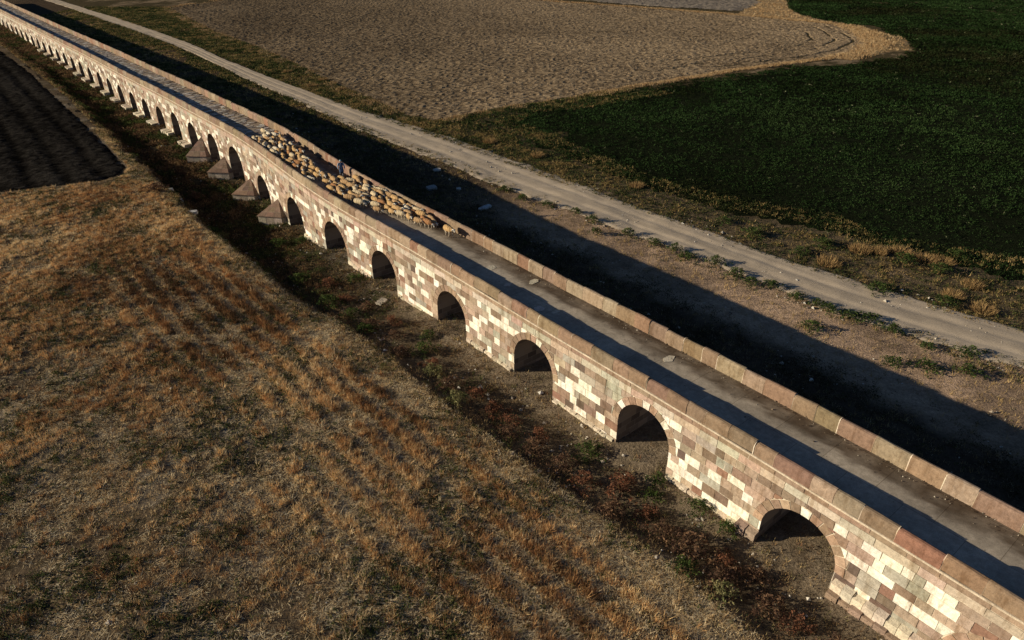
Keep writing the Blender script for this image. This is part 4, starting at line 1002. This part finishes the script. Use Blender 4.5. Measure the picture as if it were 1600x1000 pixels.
for it in range(40):                     # let them jostle apart a little
    for i in range(len(pos)):
        dlt = pos-pos[i]; q = np.hypot(dlt[:, 0]/1.16, dlt[:, 1]/.50); q[i] = 9
        for j in np.where(q < 1)[0]:
            push = dlt[j]/max(np.hypot(*dlt[j]), .05)*(1-q[j])*.09; pos[j] += push; pos[i] -= push
    pos[:, 1] = np.clip(pos[:, 1], -4.12, -.36)
    me_ = np.array([61.4, -3.72]); dd = pos-me_; qq = np.hypot(dd[:, 0]/.9, dd[:, 1]/.6); b = qq < 1; pos[b] += dd[b]/np.maximum(qq[b], .2)[:, None]*.05
r_ = random.Random(5)
def zone_of(s):
    for lim, nm in ((47.2, 'leading the flock'), (49.7, 'just behind the leaders'), (52.2, 'in the front half of the flock'), (54.6, 'in the packed middle'), (57.2, 'a few steps ahead of the shepherd'), (60.0, 'close in front of the shepherd'), (64.0, 'level with the shepherd'), (68.5, 'just behind the shepherd'), (72.4, 'in the middle of the trailing group'), (76.2, 'well back in the trailing group')):
        if s < lim: return nm
    return 'at the tail of the flock'
def lane_of(o): return 'by the far parapet' if o < -3.1 else 'in mid deck' if o < -1.7 else 'by the near parapet'
cells = {}
order = np.argsort(pos[:, 0])
for i in order: cells.setdefault((zone_of(pos[i, 0]), lane_of(pos[i, 1])), []).append(i)
info = {}
for (zn, ln), ids in cells.items():
    for k, i in enumerate(ids): info[i] = (zn, ln, k, len(ids))
for i in range(len(pos)):
    s, o_ = pos[i]; zn, ln, k, m = info[i]
    wn = r_.choices(['cream', 'golden', 'tan', 'russet', 'white'], [2.4, 5, 4.2, 1.6, .4])[0]
    if i < 3: wn = ['golden', 'tan', 'russet'][i]
    body, fl = sheep_kind[0 if i == 0 else r_.randrange(len(POSES))]
    x, y = bpt(s, o_); hdg = heading(s)+math.pi+r_.gauss(0, .22)
    sh = link('sheep', body); sc = r_.uniform(.86, 1.14); sh.scale = (sc, sc, sc)
    sh.location = (float(x), float(y), ZD+.02); sh.rotation_euler = (0, 0, hdg)
    link('fleece', fl[wn], sh)
    ORDS = ORD
    rank = '' if m == 1 else (['foremost', 'hindmost'][k] if m == 2 else (['foremost'] + [f'{q} from front' for q in ORD[1:m-1]] + ['hindmost'])[k])
    tag(sh, f'{wn} sheep {zn}, {ln}' + (f', {rank}' if rank else ''), 'sheep', 'flock of sheep crossing the bridge')

# ------------------------------------------------------------------ the shepherd
def shepherd(s, o_, face):
    x, y = bpt(s, o_); root = empty('person', (float(x), float(y), ZD+.02), face)
    tag(root, 'person in a long dark navy coat and pale cap walking beside the flock', 'person')
    hip, chest, neck = Vector((0, 0, .93)), Vector((.02, 0, 1.30)), Vector((.02, 0, 1.47))
    legs = [(Vector((.0, .10, .90)), Vector((.10, .11, .50)), Vector((.12, .12, .09)), .20), (Vector((.0, -.10, .90)), Vector((.02, -.11, .50)), Vector((-.16, -.12, .11)), -.08)]
    arms = [(Vector((.01, .19, 1.39)), Vector((-.05, .31, 1.12)), Vector((.12, .33, .90))), (Vector((.01, -.19, 1.39)), Vector((-.04, -.31, 1.12)), Vector((.13, -.31, .91)))]
    bm = bmesh.new()
    limb(bm, [hip, Vector((.0, 0, 1.1)), chest], [.145, .135, .15]); ball(bm, (.01, 0, 1.33), .13, (.8, 1.45, .7))
    limb(bm, [chest, neck, Vector((.03, 0, 1.54))], [.10, .06, .055])
    hc = Vector((.04, 0, 1.615)); ball(bm, hc, .1, (.98, .80, 1.15), sub=3); ball(bm, hc+Vector((.03, 0, -.06)), .07, (.9, .8, .9))
    limb(bm, [hc+Vector((.085, 0, .02)), hc+Vector((.112, 0, -.018))], [.012, .018])      # nose
    for e in (1, -1):
        limb(bm, [hc+Vector((.086, e*.034, .022)), hc+Vector((.084, e*.036, .02))], [.013, .013]); ball(bm, hc+Vector((-.005, e*.082, -.01)), .03, (.7, .35, 1.1))
    limb(bm, [hc+Vector((.088, .022, -.055)), hc+Vector((.093, 0, -.054)), hc+Vector((.088, -.022, -.055))], [.008, .010, .008])
    for a, k, f, t in legs:
        limb(bm, [a, k, f], [.085, .056, .042]); limb(bm, [f, f+Vector((.15, 0, -.05))], [.045, .032])
    for ei, (a, el_, wr) in enumerate(arms):
        e = 1 if ei == 0 else -1
        limb(bm, [a, el_, wr], [.052, .040, .028]); d = (wr-el_).normalized(); side = Vector((0, e, 0)); up = d.cross(side).normalized()
        palm = wr+d*.055; ball(bm, palm, .04, (1.15, .5, 1.), rot=d.to_track_quat('X', 'Z').to_matrix())
        for q, L in zip((-.030, -.010, .010, .028), (.070, .082, .076, .060)):
            b = wr+d*.085+up*q; c1 = b+d*L*.5-side*.010; limb(bm, [b, c1, c1+d*L*.38-side*.030], [.0095, .009, .0075], sub=1)
        b = wr+d*.035-up*.036; limb(bm, [b, b+d*.035-up*.02-side*.01, b+d*.062-up*.022-side*.025], [.011, .010, .008], sub=1)
    me = remesh(bm, .0075, 1)
    def tint(co):
        c = np.tile(np.array([.40, .25, .17]), (len(co), 1)); h = np.array(hc)
        for e in (1, -1): c[np.linalg.norm(co-(h+np.array([.096, e*.034, .022])), axis=1) < .012] = (.03, .02, .015)
        c[np.linalg.norm((co-(h+np.array([.098, 0, -.055])))*np.array([1, .6, 2]), axis=1) < .016] = (.28, .12, .10)
        hair = (co[:, 2] > h[2]-.02) & (co[:, 0] < h[0]-.03) & (co[:, 2] > 1.5); c[hair] = (.10, .09, .085); return c
    link('body', finish(me, M_hide, tint, None, 'shepherd_body'), root)
    bm = bmesh.new()                                                           # trousers
    for a, k, f, t in legs: limb(bm, [a+Vector((0, 0, .02)), k, f+Vector((-.005, 0, .05))], [.115, .085, .075])
    ball(bm, hip, .15, (.95, 1.1, .8))
    link('trousers', finish(remesh(bm, .016, 2), M_cloth, lambda co: np.tile([.20, .21, .23], (len(co), 1)), None, 'trousers'), root)
    bm = bmesh.new()                                                           # long open coat with sleeves
    limb(bm, [Vector((0, 0, .60)), Vector((0, 0, .95)), Vector((.01, 0, 1.30))], [.235, .195, .175]); ball(bm, (.01, 0, 1.35), .155, (.85, 1.5, .68)); limb(bm, [(.015, 0, 1.40), (.02, 0, 1.47)], [.11, .085])
    for a, el_, wr in arms: limb(bm, [a, el_, el_.lerp(wr, .9)], [.085, .07, .058])
    def coat(co):
        c = np.tile(np.array([.045, .075, .14]), (len(co), 1)); sl_ = np.abs(co[:, 1]) > .205; c[sl_ & (co[:, 2] > .86)] = (.28, .34, .42)
        op = (np.abs(co[:, 1]-.01) < .035+.05*(1.4-co[:, 2])) & (co[:, 0] > .08) & (co[:, 2] > .62); c[op] = (.20, .22, .30); return c
    link('coat', finish(remesh(bm, .014, 3), M_cloth, coat, lambda co: .012*(fbm(co[:, 1]*3, co[:, 2], 7., 2, 9)-.5), 'coat'), root)
    bm = bmesh.new()                                                           # cap with a short brim
    ball(bm, hc+Vector((-.008, 0, .052)), .107, (1.04, .92, .80), sub=3); ball(bm, hc+Vector((.075, 0, .045)), .07, (1., 1., .18), sub=3)
    link('cap', finish(remesh(bm, .009, 2), M_cloth, lambda co: np.tile([.40, .52, .52], (len(co), 1)), None, 'cap'), root)
    for a, k, f, t in legs:
        bm = bmesh.new(); limb(bm, [f+Vector((-.02, 0, .05)), f+Vector((-.03, 0, -.03))], [.058, .055]); limb(bm, [f+Vector((-.03, 0, -.045)), f+Vector((.09, 0, -.05)), f+Vector((.17, 0, -.06))], [.05, .048, .036])
        link('boot', finish(remesh(bm, .011, 2), M_cloth, lambda co: np.tile([.05, .04, .035], (len(co), 1)), None, 'boot'), root)
shepherd(61.4, -3.74, R(-72))
